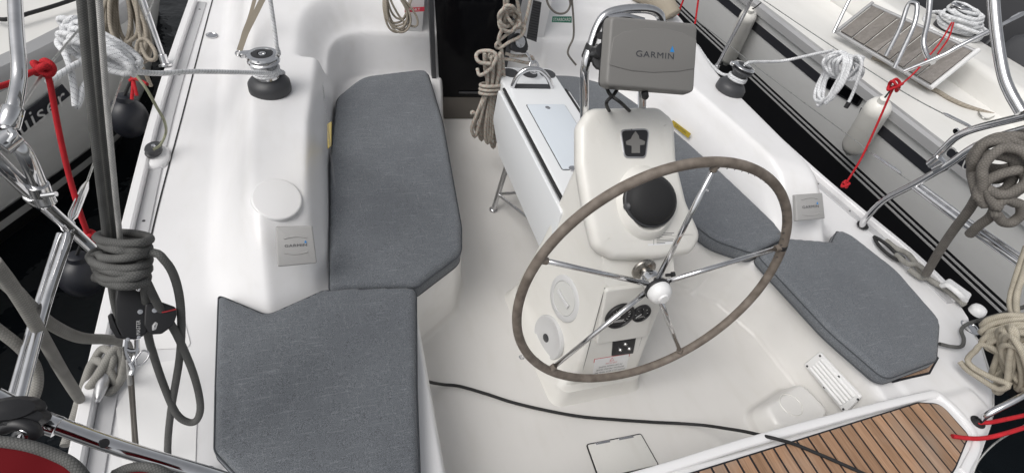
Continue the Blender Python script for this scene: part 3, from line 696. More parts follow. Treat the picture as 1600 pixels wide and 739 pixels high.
# ================================================================== CUSHIONS
def cushion(label, px, z1, h, rad, seams=True):
    o = round_poly([Vector((p.x, p.y, z1 - h)) for p in US(px, z=z1)], rad, 6)
    n = poly_n(o)
    if n.z < 0: o.reverse()
    zz = Vector((0, 0, 1)); r = 0.022; zb = z1 - h
    ol = []
    for i, p in enumerate(o):
        q = o[(i + 1) % len(o)]; k = max(1, int((q - p).length / 0.012)); ol += [p.lerp(q, j / k) for j in range(k)]
    poly = [(p.x, p.y) for p in ol]
    ax = np.arange(min(p[0] for p in poly), max(p[0] for p in poly), 0.011); ay = np.arange(min(p[1] for p in poly), max(p[1] for p in poly), 0.011)
    gX, gY = np.meshgrid(ax, ay); d = sdf(gX, gY, poly); kx, ky = gX[d < -0.006], gY[d < -0.006]
    pts = [Vector(p) for p in poly] + [Vector((a, b)) for a, b in zip(kx, ky)]; L = len(poly)
    V2, E2, F2, oi, _, _ = delaunay_2d_cdt(pts, [(i, (i + 1) % L) for i in range(L)], [], 1, 1e-7)
    vx = np.array([p.x for p in V2]); vy = np.array([p.y for p in V2]); dd = np.clip(-sdf(vx, vy, poly), 0, None)
    t = np.clip(dd / r, 0, 1)
    hz = h - r + r * np.sqrt(np.clip(1 - (1 - t) ** 2, 0, 1)) + 0.006 * sm((dd - 0.01) / 0.12)
    rn = random.Random(len(label)); w1, w2, w3 = (rn.uniform(0, 6) for _ in range(3))
    hz += t * (0.0016 * np.sin(vx * 17 + vy * 6 + w1) * np.sin(vy * 13 + w2) + 0.0009 * np.sin(vx * 41 - vy * 29 + w3))
    v = [Vector((a, b, zb + c_)) for a, b, c_ in zip(vx, vy, hz)]; f = [tuple(q) for q in F2]
    # sides: from the top's rim down to the rolled lower edge
    rim_i = {}
    for i, src in enumerate(oi):
        for s_ in src:
            if s_ < L: rim_i[s_] = i
    order = [rim_i[i] for i in range(L)]; prev = order
    out_n = [(p - q) for p, q in zip(inset(ol, zz, -0.003), ol)]
    for (off, zz_) in ((1.0, h * 0.5), (0.4, 0.014), (-1.4, 0.004), (-3.2, 0.0)):
        cur = []
        for i, p in enumerate(ol):
            cur.append(len(v)); v.append(Vector((p.x, p.y, zb + zz_)) + out_n[i] * off)
        f += [(prev[i], cur[i], cur[(i + 1) % L], prev[(i + 1) % L]) for i in range(L)]; prev = cur
    f.append(tuple(prev[::-1]))
    v_o = ol; o = ol
    c = mesh('seat_cushion', v, f, 'fabric', None, True, 70); tag(c, label, 'cushion', 'grey cockpit cushions')
    c['label'] = label
    for d, hz_ in ((-0.0005, h - 0.020), (-0.001, 0.016)):
        ln = [Vector((p.x, p.y, zb + hz_)) for p in inset(o, zz, d)]
        v, f, uv = tube_vf(ln, 0.0028, 5, True); mesh('piping', v, f, 'piping', c)
    return c
cushion('long grey seat cushion on the port bench, left of the companionway', [(514, 452), (516, 250), (526, 150), (565, 118), (668, 106), (692, 185), (722, 350), (722, 392), (652, 444), (560, 446)], 0.402, 0.095, [0.02, 0.5, 0.18, 0.22, 0.05, 0.5, 0.4, 0.10, 0.05, 0.5])
cushion('dark grey notched helm cushion nearest the camera, its front edge against the long port cushion', [(340, 457), (350, 460), (417, 488), (505, 449), (600, 446), (651, 446), (652, 600), (659, 800), (400, 772), (333, 700), (335, 600)], 0.402, 0.075, [0.02, 0.02, 0.05, 0.03, 0.3, 0.03, 0.4, 0.05, 0.04, 0.05, 0.4])
cushion('long grey seat cushion on the starboard bench, partly hidden behind the white pedestal', [(840, 116), (900, 117), (955, 133), (1045, 195), (1122, 262), (1210, 345), (1228, 368), (1180, 392), (1120, 372), (1072, 335), (985, 270)], 0.402, 0.095, [0.05, 0.3, 0.3, 0.5, 0.4, 0.1, 0.03, 0.05, 0.15, 0.15, 0.5])
cushion('blue grey helm cushion on the starboard side above a strip of teak', [(1186, 394), (1232, 370), (1302, 376), (1311, 357), (1330, 364), (1402, 420), (1472, 500), (1468, 560), (1388, 590), (1300, 515)], 0.402, 0.078, [0.04, 0.1, 0.03, 0.02, 0.1, 0.3, 0.08, 0.07, 0.06, 0.5])

# ================================================================== STEERING PEDESTAL
ped = thing('steering_pedestal', 'cream moulded steering pedestal with covered compass and gauges, standing in the cockpit floor', 'pedestal', (0, 0.1, 0))
def rect_ring(xa0, xa1, ya, xf0, xf1, yf, z, r):
    zf = z if callable(z) else (lambda y: z)
    return [Vector((p.x, p.y, zf(p.y))) for p in round_poly([(xa0, ya, 0), (xa1, ya, 0), (xf1, yf, 0), (xf0, yf, 0)], r, 6)]
PN = Vector((0, -0.648, 0.762)); PO = Vector((0.02, 0.06, 0.715))
tilt_z = lambda off: (lambda y: PO.z + (y - PO.y) * 0.85 - off)
RG0 = 0
rg = [rect_ring(-0.255, 0.175, -0.165, -0.29, 0.29, 0.46, 0.0, 0.06), rect_ring(-0.245, 0.165, -0.155, -0.28, 0.28, 0.45, 0.015, 0.06), rect_ring(-0.225, 0.16, -0.14, -0.265, 0.265, 0.44, 0.065, 0.055), rect_ring(-0.205, 0.15, -0.115, -0.255, 0.25, 0.43, 0.075, 0.05),
      rect_ring(-0.165, 0.148, -0.105, -0.245, 0.24, 0.43, 0.12, 0.035), rect_ring(-0.155, 0.145, -0.055, -0.200, 0.20, 0.42, 0.40, 0.035), rect_ring(-0.148, 0.150, -0.022, -0.16, 0.17, 0.41, tilt_z(0.06), 0.035)]
v, f = loft_vf(rg); mesh('pedestal_body', v, f, 'cream', ped, True, 40)
hood_px = [(918, 200), (931, 180), (1030, 178), (1047, 192), (1050, 250), (1066, 318), (1088, 368), (1078, 385), (1018, 394), (962, 392), (942, 380), (930, 330), (918, 255)]
ho = [UP(a, b, PO, PN) for a, b in hood_px]
ho = round_poly(ho, [0.03, 0.03, 0.03, 0.03, 0.1, 0.15, 0.03, 0.03, 0.2, 0.03, 0.03, 0.15, 0.1], 5)
if poly_n(ho).dot(PN) < 0: ho.reverse()
cen = sum(ho, Vector()) / len(ho)
rg = [[p - PN * 0.085 + Vector((0, 0, 0)) for p in inset(ho, PN, -0.005)], [p - PN * 0.05 for p in inset(ho, PN, -0.028)], [p - PN * 0.035 for p in inset(ho, PN, -0.030)]]
for k in range(6):
    t = math.pi / 2 * k / 5; rg.append([p + PN * (-0.030 + 0.030 * math.sin(t)) for p in inset(ho, PN, -0.030 + 0.030 * (1 - math.cos(t)))])
rg.append([p + PN * 0.002 for p in inset(ho, PN, 0.03)])
v, f = loft_vf(rg); hood = mesh('pedestal_hood', v, f, 'cream', ped, True, 60)
def onp(px, py, d=0.0): return UP(px, py, PO, PN) + PN * d
# autopilot emblem plate
em = [onp(*p) for p in ((967, 203), (1014, 201), (1008, 248), (974, 248))]
o = round_poly(em, 0.022); emo = prism('emblem_plate', o, PN, 0.006, 'alu', ped, r=0.002)
n_ = poly_n(o); o2 = inset(o if n_.dot(PN) > 0 else o[::-1], PN, 0.006); prism('emblem_face', [p + PN * 0.0062 for p in o2], PN, 0.001, 'black', emo)
sh = [(991, 206), (996, 213), (997, 218), (1006, 222), (1005, 227), (998, 228), (998, 240), (985, 240), (985, 229), (977, 227), (976, 222), (984, 218), (986, 213)]
prism('emblem_shape', [onp(a, b, 0.0076) for a, b in sh], PN, 0.001, 'covergrey', emo)
# compass
cc = onp(1008, 317); px_ = Vector((1, 0, 0)); py_ = PN.cross(px_)
lathe('compass_base', [(0.135, -0.004), (0.125, 0.012), (0.114, 0.028), (0.104, 0.034), (0.098, 0.030), (0.09, 0.02)], cc, 'cream', ped, PN, 40, px_, 0.92, 1.05)
dome = [(0.104, 0.014), (0.108, 0.024), (0.107, 0.036), (0.102, 0.041), (0.099, 0.043), (0.096, 0.052), (0.086, 0.064), (0.064, 0.074), (0.032, 0.079), (0.001, 0.080)]
cv = lathe('compass_cover', dome, cc + py_ * 0.004, 'blackr', ped, PN, 40, px_, 1.0, 0.90)
lathe('cover_clip', [(0.013, -0.01), (0.014, 0.006), (0.008, 0.010), (0.001, 0.010)], cc + py_ * -0.012 + px_ * -0.098 + PN * 0.036, 'charcoal', cv, (-1, -0.35, 0.55), 16)
pts = [cc + py_ * 0.004 + PN * 0.039 + px_ * (0.1045 * math.cos(a)) + py_ * (0.1045 * 0.90 * math.sin(a)) for a in [2 * math.pi * k / 40 for k in range(40)]]
v, f, uv = tube_vf(pts, 0.0045, 6, True); mesh('cover_seam', v, f, 'charcoal', cv)
# warning card under the compass
wl = [onp(*p, 0.001) for p in ((1012, 361), (1056, 359), (1058, 381), (1012, 384))]
lab = prism('warning_label', wl, PN, 0.001, 'whitep', ped)
r_ = (wl[1] - wl[0]).normalized(); u_ = (wl[0] - wl[3]).normalized(); L_ = (wl[0] - wl[3]).length; W_ = (wl[1] - wl[0]).length
mb = MB()
for k, (x0, x1) in enumerate([(0.30, 0.42), (0.30, 0.92), (0.30, 0.85), (0.30, 0.5), (0.30, 0.42), (0.30, 0.9), (0.30, 0.88), (0.30, 0.6)]):
    t = 0.10 + 0.11 * k; a = wl[3] + (wl[0] - wl[3]) * (1 - t); mb.add(box_vf(a + r_ * W_ * (x0 + x1) / 2 + PN * 0.0014, W_ * (x1 - x0), L_ * 0.035, 0.0004, Matrix((r_, u_, PN)).transposed()))
mb.build('lettering_lines', 'ink', lab); bpy.data.objects['lettering_lines']['kind'] = 'part'
mb = MB(); mb.add(box_vf(wl[3].lerp(wl[0], 0.5) + r_ * W_ * 0.20 + PN * 0.0014, W_ * 0.012, L_ * 0.9, 0.0004, Matrix((r_, u_, PN)).transposed())); mb.build('label_border', 'ink', lab)
# gauges and switches on the aft face
AN = Vector((0, -0.985, 0.172)).normalized(); AO = Vector((-0.02, -0.1025, 0.12))
def ona(px, py, d=0.0): return UP(px, py, AO, AN) + AN * d
gp = round_poly([ona(*p) for p in ((944, 449), (1024, 440), (1008, 521), (929, 533))], 0.012)
prism('gauge_panel', gp, AN, 0.018, 'cream', ped, r=0.005)
def gauge(px, py, rp, name, ticks):
    c = ona(px, py, 0.018); e = ona(px + rp, py, 0.018); r = (e - c).length
    g = lathe(name, [(r, 0), (r * 1.02, 0.006), (r * 0.98, 0.012), (r * 0.86, 0.013), (r * 0.82, 0.008), (0.001, 0.008)], c, 'black', ped, AN, 32)
    lathe('dial_glass', [(r * 0.82, 0.0085), (0.001, 0.0088)], c, 'glassdial', g, AN, 32)
    mb = MB(); ux = Vector((1, 0, 0)); uy = AN.cross(ux)
    for k in range(ticks):
        a = math.radians(225 - 270 * k / (ticks - 1)); d = ux * math.cos(a) + uy * math.sin(a); mb.add(tube_vf([c + d * r * 0.58 + AN * 0.0094, c + d * r * 0.72 + AN * 0.0094], 0.0007, 4)[:2])
    mb.build('dial_ticks', 'whiteink', g); 
    a = math.radians(215); d = ux * math.cos(a) + uy * math.sin(a); nb = MB(); nb.add(tube_vf([c + AN * 0.0098, c + d * r * 0.6 + AN * 0.0098], 0.0012, 5)[:2]); nb.build('dial_needle', 'whiteink', g)
    dv = MB(); dv.add(box_vf(c - uy * r * 0.36 + AN * 0.0094, r * 0.7, r * 0.2, 0.0006, Matrix((ux, uy, AN)).transposed())); dv.build('dial_display', 'covergrey2' if ticks > 9 else 'covergrey', g)
gauge(964, 487, 20, 'engine_gauge', 15); gauge(997, 483, 13, 'fuel_gauge', 7)
sp = [ona(*p, 0.001) for p in ((957, 528), (993, 524), (988, 550), (955, 554))]
sw = prism('switch_panel', sp, AN, 0.006, 'black', ped, r=0.001)
for a, b in ((975, 534), (967, 543), (981, 541)):
    lathe('push_button', [(0.0085, 0), (0.0085, 0.006), (0.006, 0.010), (0.001, 0.011)], ona(a, b, 0.007), 'steel', sw, AN, 14)
wp = [ona(*p, 0.001) for p in ((928, 560), (984, 551), (979, 577), (924, 586))]
ws = prism('warning_sign', wp, AN, 0.0012, 'redink', ped)
ii = inset(wp if poly_n(wp).dot(AN) > 0 else wp[::-1], AN, 0.0036); prism('sign_face', [p + AN * 0.0012 for p in ii], AN, 0.0006, 'whitep', ws)
cw_ = sum(wp, Vector()) / 4; rr = (wp[1] - wp[0]); uu = (wp[0] - wp[3]); 
for k, (s, mt, sc_) in enumerate([('WATCH OUT', 'redink', 0.32), ('ENGINE POWER UNIT AC', 'ink', 0.66), ('BEFORE STARTING THE ENGINE', 'ink', 0.78), ('THE PANEL AFTER STOP ENGINE', 'ink', 0.86)]):
    text('lettering', s, cw_ + uu * (0.12 - 0.165 * k) + AN * 0.0012, rr, uu, uu.length * 0.12, mt, ws, off=0.0, fit=rr.length * sc_, thick=0.0012)
t0 = cw_ + uu * 0.33 + AN * 0.0024; s_ = uu.length * 0.09
tr = [t0 - rr.normalized() * s_ - uu.normalized() * s_, t0 + rr.normalized() * s_ - uu.normalized() * s_, t0 + uu.normalized() * s_]
v, f, uv = tube_vf(tr, 0.0009, 4, True); mesh('warning_triangle', v, f, 'redink', ws, False)
# joint lines of the removable aft panel
tubes('panel_joint', [[ona(945, 449, 0.001), ona(905, 598, 0.001)]], 0.0014, 'charcoal', ped, ns=5, catm=False)
tubes('panel_joint', [[ona(1020, 474, 0.001), ona(985, 580, 0.001)]], 0.0012, 'charcoal', ped, ns=5, catm=False)
# round hatch and loudspeaker on the port side of the pedestal
SN = Vector((-0.975, -0.13, 0.15)).normalized(); SO = Vector((-0.194, 0.16, 0.28))
def ons(px, py, d=0.0): return UP(px, py, SO, SN) + SN * d
ih = lathe('inspection_hatch', [(0.097, -0.01), (0.097, 0.004), (0.092, 0.008), (0.074, 0.008), (0.072, 0.004), (0.001, 0.004)], ons(883, 466), 'palegrey', ped, SN, 40)
lathe('hatch_lid', [(0.071, 0.004), (0.070, 0.007), (0.001, 0.0075)], ons(883, 466), 'clear', ih, SN, 40)
mb = MB(); c = ons(883, 466, 0.010); A = frame(SN, (0, 1, 0)); mb.add(prism_vf([c + A @ Vector(p) for p in ((-0.045, -0.010, 0), (-0.012, -0.006, 0), (0.012, -0.006, 0), (0.045, -0.010, 0), (0.045, 0.010, 0), (0.012, 0.006, 0), (-0.012, 0.006, 0), (-0.045, 0.010, 0))], SN, 0.006, 0.002)); mb.build('hatch_grip', 'palegrey', ih)
sk = lathe('loudspeaker', [(0.097, -0.01), (0.097, 0.004), (0.094, 0.009), (0.086, 0.010), (0.080, 0.007), (0.030, 0.013), (0.022, 0.014), (0.001, 0.010)], ons(857, 527), 'palegrey', ped, SN, 40)
lathe('speaker_centre', [(0.021, 0.0143), (0.018, 0.016), (0.001, 0.017)], ons(857, 527), 'charcoal', sk, SN, 24, None, 1.0, 0.9)
# stainless guard rail round the instruments
gpts = [(913, 222, .46), (913, 160, .465), (914, 108, .47), (923, 74, .50), (934, 42, .53), (947, 24, .545), (972, 16, .55), (1003, 14, .55), (1023, 18, .55), (1033, 30, .54), (1030, 60, .52), (1012, 108, .48), (1004, 140, .465), (1003, 200, .46)]
tubes('guard_rail', [[U(a, b, y=c) for a, b, c in gpts]], 0.0155, 'steel', ped, ns=14)
tubes('guard_crossbar', [[U(950, 30, y=.52), U(975, 26, y=.52), U(1005, 33, y=.52)]], 0.011, 'steel', ped, ns=10)

# ================================================================== CHARTPLOTTER AND ITS COVER
DN = Vector((0, -0.80, 0.60)).normalized(); DO = Vector((0, 0.37, 1.28))
def ond(px, py, d=0.0): return UP(px, py, DO, DN) + DN * d
dq = [ond(*p) for p in ((955, 25), (1091, 37), (1085, 146), (947, 135))]
plot = thing('chartplotter', 'black chartplotter on a bracket of the pedestal guard rail, hidden behind its grey cover', 'chartplotter', tuple(sum(dq, Vector()) / 4 - DN * 0.06))
o = round_poly([p.lerp(sum(dq, Vector()) / 4, 0.03) - DN * 0.062 for p in dq], 0.02)
prism('display_case', o, DN, 0.03, 'black', plot, r=0.004)
def armtube(a, b, r, m='black', par=None, nm='bracket_arm'): return tubes(nm, [[Vector(a), Vector(b)]], r, m, par or plot, ns=12, catm=False)
a0 = U(928, 85, y=.50); a1 = ond(955, 75, -0.05)
armtube(a0, a1, 0.024); lathe('bracket_knob', [(0.02, -0.02), (0.032, -0.012), (0.033, 0.02), (0.026, 0.028), (0.001, 0.028)], U(941, 95, y=.455), 'black', plot, (-0.6, -0.7, 0.4), 12)
lathe('bracket_clamp', [(0.028, -0.025), (0.030, -0.02), (0.030, 0.02), (0.028, 0.025)], U(925, 82, y=.498), 'black', plot, (0.15, 0.1, 1), 18)
lathe('bracket_bolt', [(0.012, 0), (0.012, 0.03), (0.001, 0.03)], U(944, 56, y=.47), 'black', plot, (-0.8, -0.5, 0.2), 10)
cor = round_poly([p - DN * 0.038 for p in dq], 0.022, 6)
if poly_n(cor).dot(DN) < 0: cor.reverse()
rg = [[p for p in inset(cor, DN, -0.004)], [p + DN * 0.012 for p in inset(cor, DN, -0.003)]]
for k in range(5):
    t = math.pi / 2 * k / 4; rg.append([p + DN * (0.028 + 0.010 * math.sin(t)) for p in inset(cor, DN, 0.010 * (1 - math.cos(t)))])
v, f = loft_vf(rg); cov = mesh('instrument_cover', v, f, 'covergrey', None, True, 50)
tag(cov, 'large grey plastic chartplotter cover reading GARMIN, above the pedestal', 'cover', 'grey instrument covers')
cd = sum(dq, Vector()) / 4; rx = (dq[1] - dq[0] + dq[2] - dq[3]).normalized(); uy = DN.cross(rx)
# shallow moulded lens-shaped panel
dqc = [ond(a, b, 0.0005) for a, b in [(958, 60), (975, 50), (1005, 45), (1040, 46), (1066, 52), (1088, 62), (1085, 108), (1060, 112), (1020, 114), (985, 111), (951, 102)]]
prism('moulded_panel', round_poly(dqc, 0.01), DN, 0.0016, 'covergrey', cov, r=0.0015)
garmin(ond(1023, 86.5, 0.002), rx, uy, (ond(1053, 87) - ond(994, 87)).length, cov)
tubes('display_cable', [[ond(985, 132, -0.07), ond(972, 146, -0.05), ond(955, 160, -0.03), U(953, 176, y=.47)]], 0.006, 'blackr', plot)
tubes('display_cable', [[ond(965, 132, -0.07), ond(966, 146, -0.05), ond(978, 160, -0.03), U(986, 176, y=.47)]], 0.006, 'blackr', plot)
lathe('cable_plug', [(0.010, -0.012), (0.012, -0.006), (0.012, 0.010), (0.007, 0.016), (0.001, 0.016)], ond(1016, 147, -0.03), 'black', plot, (0.5, -0.3, -1), 12)
# small instrument covers on the coaming ends
def small_cover(px, p0, n, label, tw):
    n = Vector(n).normalized(); q = [UP(a, b, p0, n) for a, b in px]
    o = round_poly(q, 0.006); c = prism('instrument_cover', o, n, 0.020, 'covergrey2', None, r=0.005)
    tag(c, label, 'cover', 'grey instrument covers')
    rx = (q[1] - q[0] + q[2] - q[3]); uy = n.cross(rx).normalized(); ce = sum(q, Vector()) / 4
    garmin(ce + n * 0.0205 + uy * 0.000, rx, uy, rx.length / 2 * 0.58, c)
    w_ = rx.length / 2
    for s in (-1, 1): 
        l = [ce + n * 0.0198 + uy * s * w_ * 0.20 + rx.normalized() * w_ * t + uy * s * w_ * 0.045 * (1 - (t / 0.3) ** 2) for t in (-0.3, -0.15, 0, 0.15, 0.3)]
        tubes('moulded_ridge', [l], 0.0028, 'covergrey2', c, ns=8)
    return c
small_cover([(431, 354), (488, 353), (495, 411), (434, 417)], (-1.20, 0.36, 0.565), (0.02, -0.66, 0.75), 'small square grey cover reading GARMIN beside the long port cushion', 0)
small_cover([(1238, 305), (1280, 302), (1284, 342), (1240, 346)], (1.20, 0.36, 0.565), (-0.02, -0.66, 0.75), 'small square grey cover reading GARMIN, seen through the right side of the wheel', 0)

# ================================================================== STEERING WHEEL
HUB = Vector((-0.0208, -0.1025, 0.6743)); WT, WPH, A0, RW = 0.1122, -0.0217, 1.5303, 0.4926
wu = Vector((math.cos(WPH), math.sin(WPH), 0)); wv = Vector((-math.sin(WPH) * math.sin(WT), math.cos(WPH) * math.sin(WT), math.cos(WT))); wn = wu.cross(wv)   # points aft
if wn.y > 0: wn = -wn
whl = thing('ship_wheel', 'large five spoke steering wheel with worn brown leather rim and white hub cap', 'steering wheel', tuple(HUB))
R2 = RW + 0.012
pts = [HUB + wu * R2 * math.cos(2 * math.pi * k / 120) + wv * R2 * math.sin(2 * math.pi * k / 120) for k in range(120)]
v, f, uv = tube_vf(pts, 0.0160, 16, True); rim = mesh('rim', v, f, 'leather', whl)
rn = random.Random(3); mb = MB()
for k in range(100):
    a = 2 * math.pi * k / 100
    if not (0.15 < a < 1.6): continue
    d = wu * math.cos(a) + wv * math.sin(a); t = wv * math.cos(a) - wu * math.sin(a); c = HUB + d * (R2 - 0.0160) + wn * 0.006
    mb.add(tube_vf([c - t * 0.006 - wn * 0.004, c + t * 0.004 + wn * 0.005], 0.0013, 4)[:2])
o = mb.build('rim_stitching', 'ink', rim)
tubes('stitching_thread', [[HUB + wu * R2 * math.cos(0.47) + wv * R2 * math.sin(0.47) - (wu * math.cos(.47) + wv * math.sin(.47)) * 0.016, HUB + wu * (R2 * .94) * math.cos(0.46) + wv * (R2 * .94) * math.sin(0.46) + wn * 0.01, HUB + wu * (R2 * .93) * math.cos(0.44) + wv * (R2 * .93) * math.sin(0.44)]], 0.0008, 'leather', rim, ns=4)
hubc = HUB + wn * -0.005
for k in range(5):
    a = A0 - k * 2 * math.pi / 5; d = wu * math.cos(a) + wv * math.sin(a)
    e = HUB + d * (RW - 0.002)
    v, f, uv = tube_vf([hubc + d * 0.030, hubc.lerp(e, 0.5), e], [0.0098, 0.0092, 0.0085], 14); s = mesh('spoke', v, f, 'steel', whl)
    lathe('spoke_collar', [(0.012, -0.012), (0.0125, 0), (0.013, 0.010), (0.001, 0.010)], e - d * 0.004, 'leather', s, d, 12)
lathe('hub', [(0.020, -0.085), (0.022, -0.050), (0.036, -0.045), (0.038, -0.028), (0.036, -0.016), (0.040, -0.012), (0.040, 0.012), (0.034, 0.016), (0.001, 0.016)], HUB, 'steel', whl, wn, 28)
fl = HUB - wn * 0.082
lathe('shaft_flange', [(0.046, -0.008), (0.046, 0.0), (0.042, 0.004), (0.021, 0.006), (0.020, 0.05), (0.001, 0.05)], fl, 'darksteel', whl, wn, 28)
lathe('hub_cap', [(0.043, 0.008), (0.044, 0.018), (0.042, 0.020), (0.043, 0.024), (0.042, 0.036), (0.036, 0.050), (0.026, 0.058), (0.020, 0.060), (0.018, 0.066), (0.001, 0.067)], HUB, 'whitep', whl, wn, 32)
lathe('hub_gasket', [(0.045, 0.006), (0.0462, 0.010), (0.0462, 0.017), (0.045, 0.020), (0.03, 0.020)], HUB, 'black', whl, wn, 32)
a = A0 - 2 * math.pi / 5; d = wu * math.cos(a) + wv * math.sin(a); t = wv * math.cos(a) - wu * math.sin(a)
pts = [HUB + wu * R2 * math.cos(a + q) + wv * R2 * math.sin(a + q) for q in (-0.020, -0.007, 0.007, 0.020)]
v, f, uv = tube_vf(pts, 0.0168, 16); mesh('rim_marker', v, f, 'blackr', whl)
lathe('brake_knob', [(0.006, 0), (0.006, 0.02), (0.011, 0.022), (0.011, 0.034), (0.001, 0.035)], U(1040, 430, y=-0.03), 'black', whl, (1, -0.2, 0.2), 12)

# ================================================================== COCKPIT TABLE
tab = thing('cockpit_table', 'white cockpit table with folded leaves, in front of the pedestal', 'table', (0, 0.9, 0))
TX0, TX1, TY0, TY1, TZ = -0.157, 0.172, 0.34, 1.44, 0.63
tt = round_poly([(TX0, TY0, TZ - 0.05), (TX1, TY0, TZ - 0.05), (TX1, TY1, TZ - 0.05), (TX0, TY1, TZ - 0.05)], 0.03)
prism('tabletop', tt, (0, 0, 1), 0.05, 'tablewhite', tab, r=0.012, seg=4)
mbt = round_poly([(TX0 + 0.035, TY0 + 0.02, 0.42), (TX1 - 0.035, TY0 + 0.02, 0.42), (TX1 - 0.035, TY1 - 0.03, 0.42), (TX0 + 0.035, TY1 - 0.03, 0.42)], 0.02)
prism('table_box', mbt, (0, 0, 1), 0.158, 'tablewhite', tab)
def leaf(x, s):
    o = round_poly([(x, 0.40, 0.335), (x, 1.06, 0.345), (x, 1.235, 0.44), (x, 1.245, 0.615), (x, 0.35, 0.615), (x, 0.345, 0.50)], [0.03, 0.05, 0.05, 0.02, 0.02, 0.03])
    return prism('table_leaf', o, (s, 0, 0), 0.020, 'tablewhite', tab, r=0.005, r2=0.005)
leaf(TX0 - 0.012, -1); leaf(TX1 + 0.012, 1)
for x in (TX0 - 0.006, TX1 + 0.006): tubes('leaf_hinge', [[Vector((x, 0.352, 0.40)), Vector((x, 0.335, 0.50)), Vector((x, 0.335, 0.58)), Vector((x, 0.36, 0.622)), Vector((x, 0.5, 0.6225)), Vector((x, 0.9, 0.6225)), Vector((x, 1.235, 0.622))]], 0.0075, 'blackr', tab, ns=8)
lidq = [U(813, 164, z=TZ), U(886, 164, z=TZ), U(935, 275, z=TZ), U(897, 274, z=TZ)]
lq = [Vector((-0.098, 1.085, TZ)), Vector((0.112, 1.085, TZ)), Vector((0.112, 0.585, TZ)), Vector((-0.098, 0.585, TZ))]
gq = round_poly([p + Vector((0, 0, 0.0005)) for p in lq], 0.014); prism('lid_gap', gq, (0, 0, 1), 0.001, 'blackr', tab)
gi = inset(gq if poly_n(gq).z > 0 else gq[::-1], Vector((0, 0, 1)), 0.0035); lid = prism('table_lid', [p + Vector((0, 0, 0.0008)) for p in gi], (0, 0, 1), 0.0035, 'lidblue', tab, r=0.001)
lathe('lid_latch', [(0.013, 0.0), (0.013, 0.003), (0.009, 0.004), (0.001, 0.001)], Vector((0.005, 1.05, TZ + 0.004)), 'steel', lid, ns=18, sx=1.0, sy=1.0)
lathe('lid_hinge', [(0.016, 0.0), (0.016, 0.003), (0.001, 0.004)], Vector((-0.045, 0.590, TZ + 0.004)), 'steel', lid, ns=14, sx=1.3)
for k in range(3): lathe('cup_hole', [(0.044, 0.0004), (0.044, 0.003), (0.038, 0.0035), (0.001, 0.002)], Vector((-0.085 + 0.105 * k, 1.375, TZ)), 'charcoal', tab, ns=24)
gl = [U(800, 138, z=TZ), U(803, 130, z=TZ + 0.02), U(812, 117, z=TZ + 0.06), U(824, 109, z=TZ + 0.085), U(842, 111, z=TZ + 0.085), U(855, 122, z=TZ + 0.06), U(861, 131, z=TZ + 0.02), U(862, 137, z=TZ)]
yh = U(830, 137, z=TZ).y
gl = [U(800, 139, y=yh), U(803, 130, y=yh), U(811, 117, y=yh), U(824, 109, y=yh), U(842, 109, y=yh), U(854, 119, y=yh), U(860, 130, y=yh), U(862, 138, y=yh)]
tubes('grab_handle', [gl], 0.0125, 'steel', tab, ns=12)
prism('handle_recess', round_poly([Vector((gl[0].x + 0.01, yh - 0.012, TZ + 0.0004)), Vector((gl[-1].x - 0.01, yh - 0.012, TZ + 0.0004)), Vector((gl[-1].x - 0.01, yh + 0.03, TZ + 0.0004)), Vector((gl[0].x + 0.01, yh + 0.03, TZ + 0.0004))], 0.006), (0, 0, 1), 0.002, 'charcoal', tab)
def leg(x, y, xf, yf):
    l = tubes('leg', [[Vector((x, y, 0.43)), Vector((xf, yf, 0.01))]], 0.014, 'steel', tab, ns=12, catm=False)
    lathe('foot', [(0.024, 0), (0.024, 0.006), (0.016, 0.014), (0.001, 0.016)], Vector((xf, yf, 0.001)), 'steel', l, ns=16); return l
leg(-0.10, 1.10, -0.17, 1.015); leg(0.10, 1.10, 0.19, 1.02); leg(-0.02, 0.62, -0.02, 0.60)
tubes('leg_stretcher', [[Vector((-0.155, 1.035, 0.10)), Vector((0.17, 1.04, 0.10))]], 0.009, 'steel', tab, ns=10, catm=False)
tubes('leg_stretcher', [[Vector((-0.155, 1.035, 0.10)), Vector((-0.03, 0.61, 0.20))]], 0.009, 'steel', tab, ns=10, catm=False)

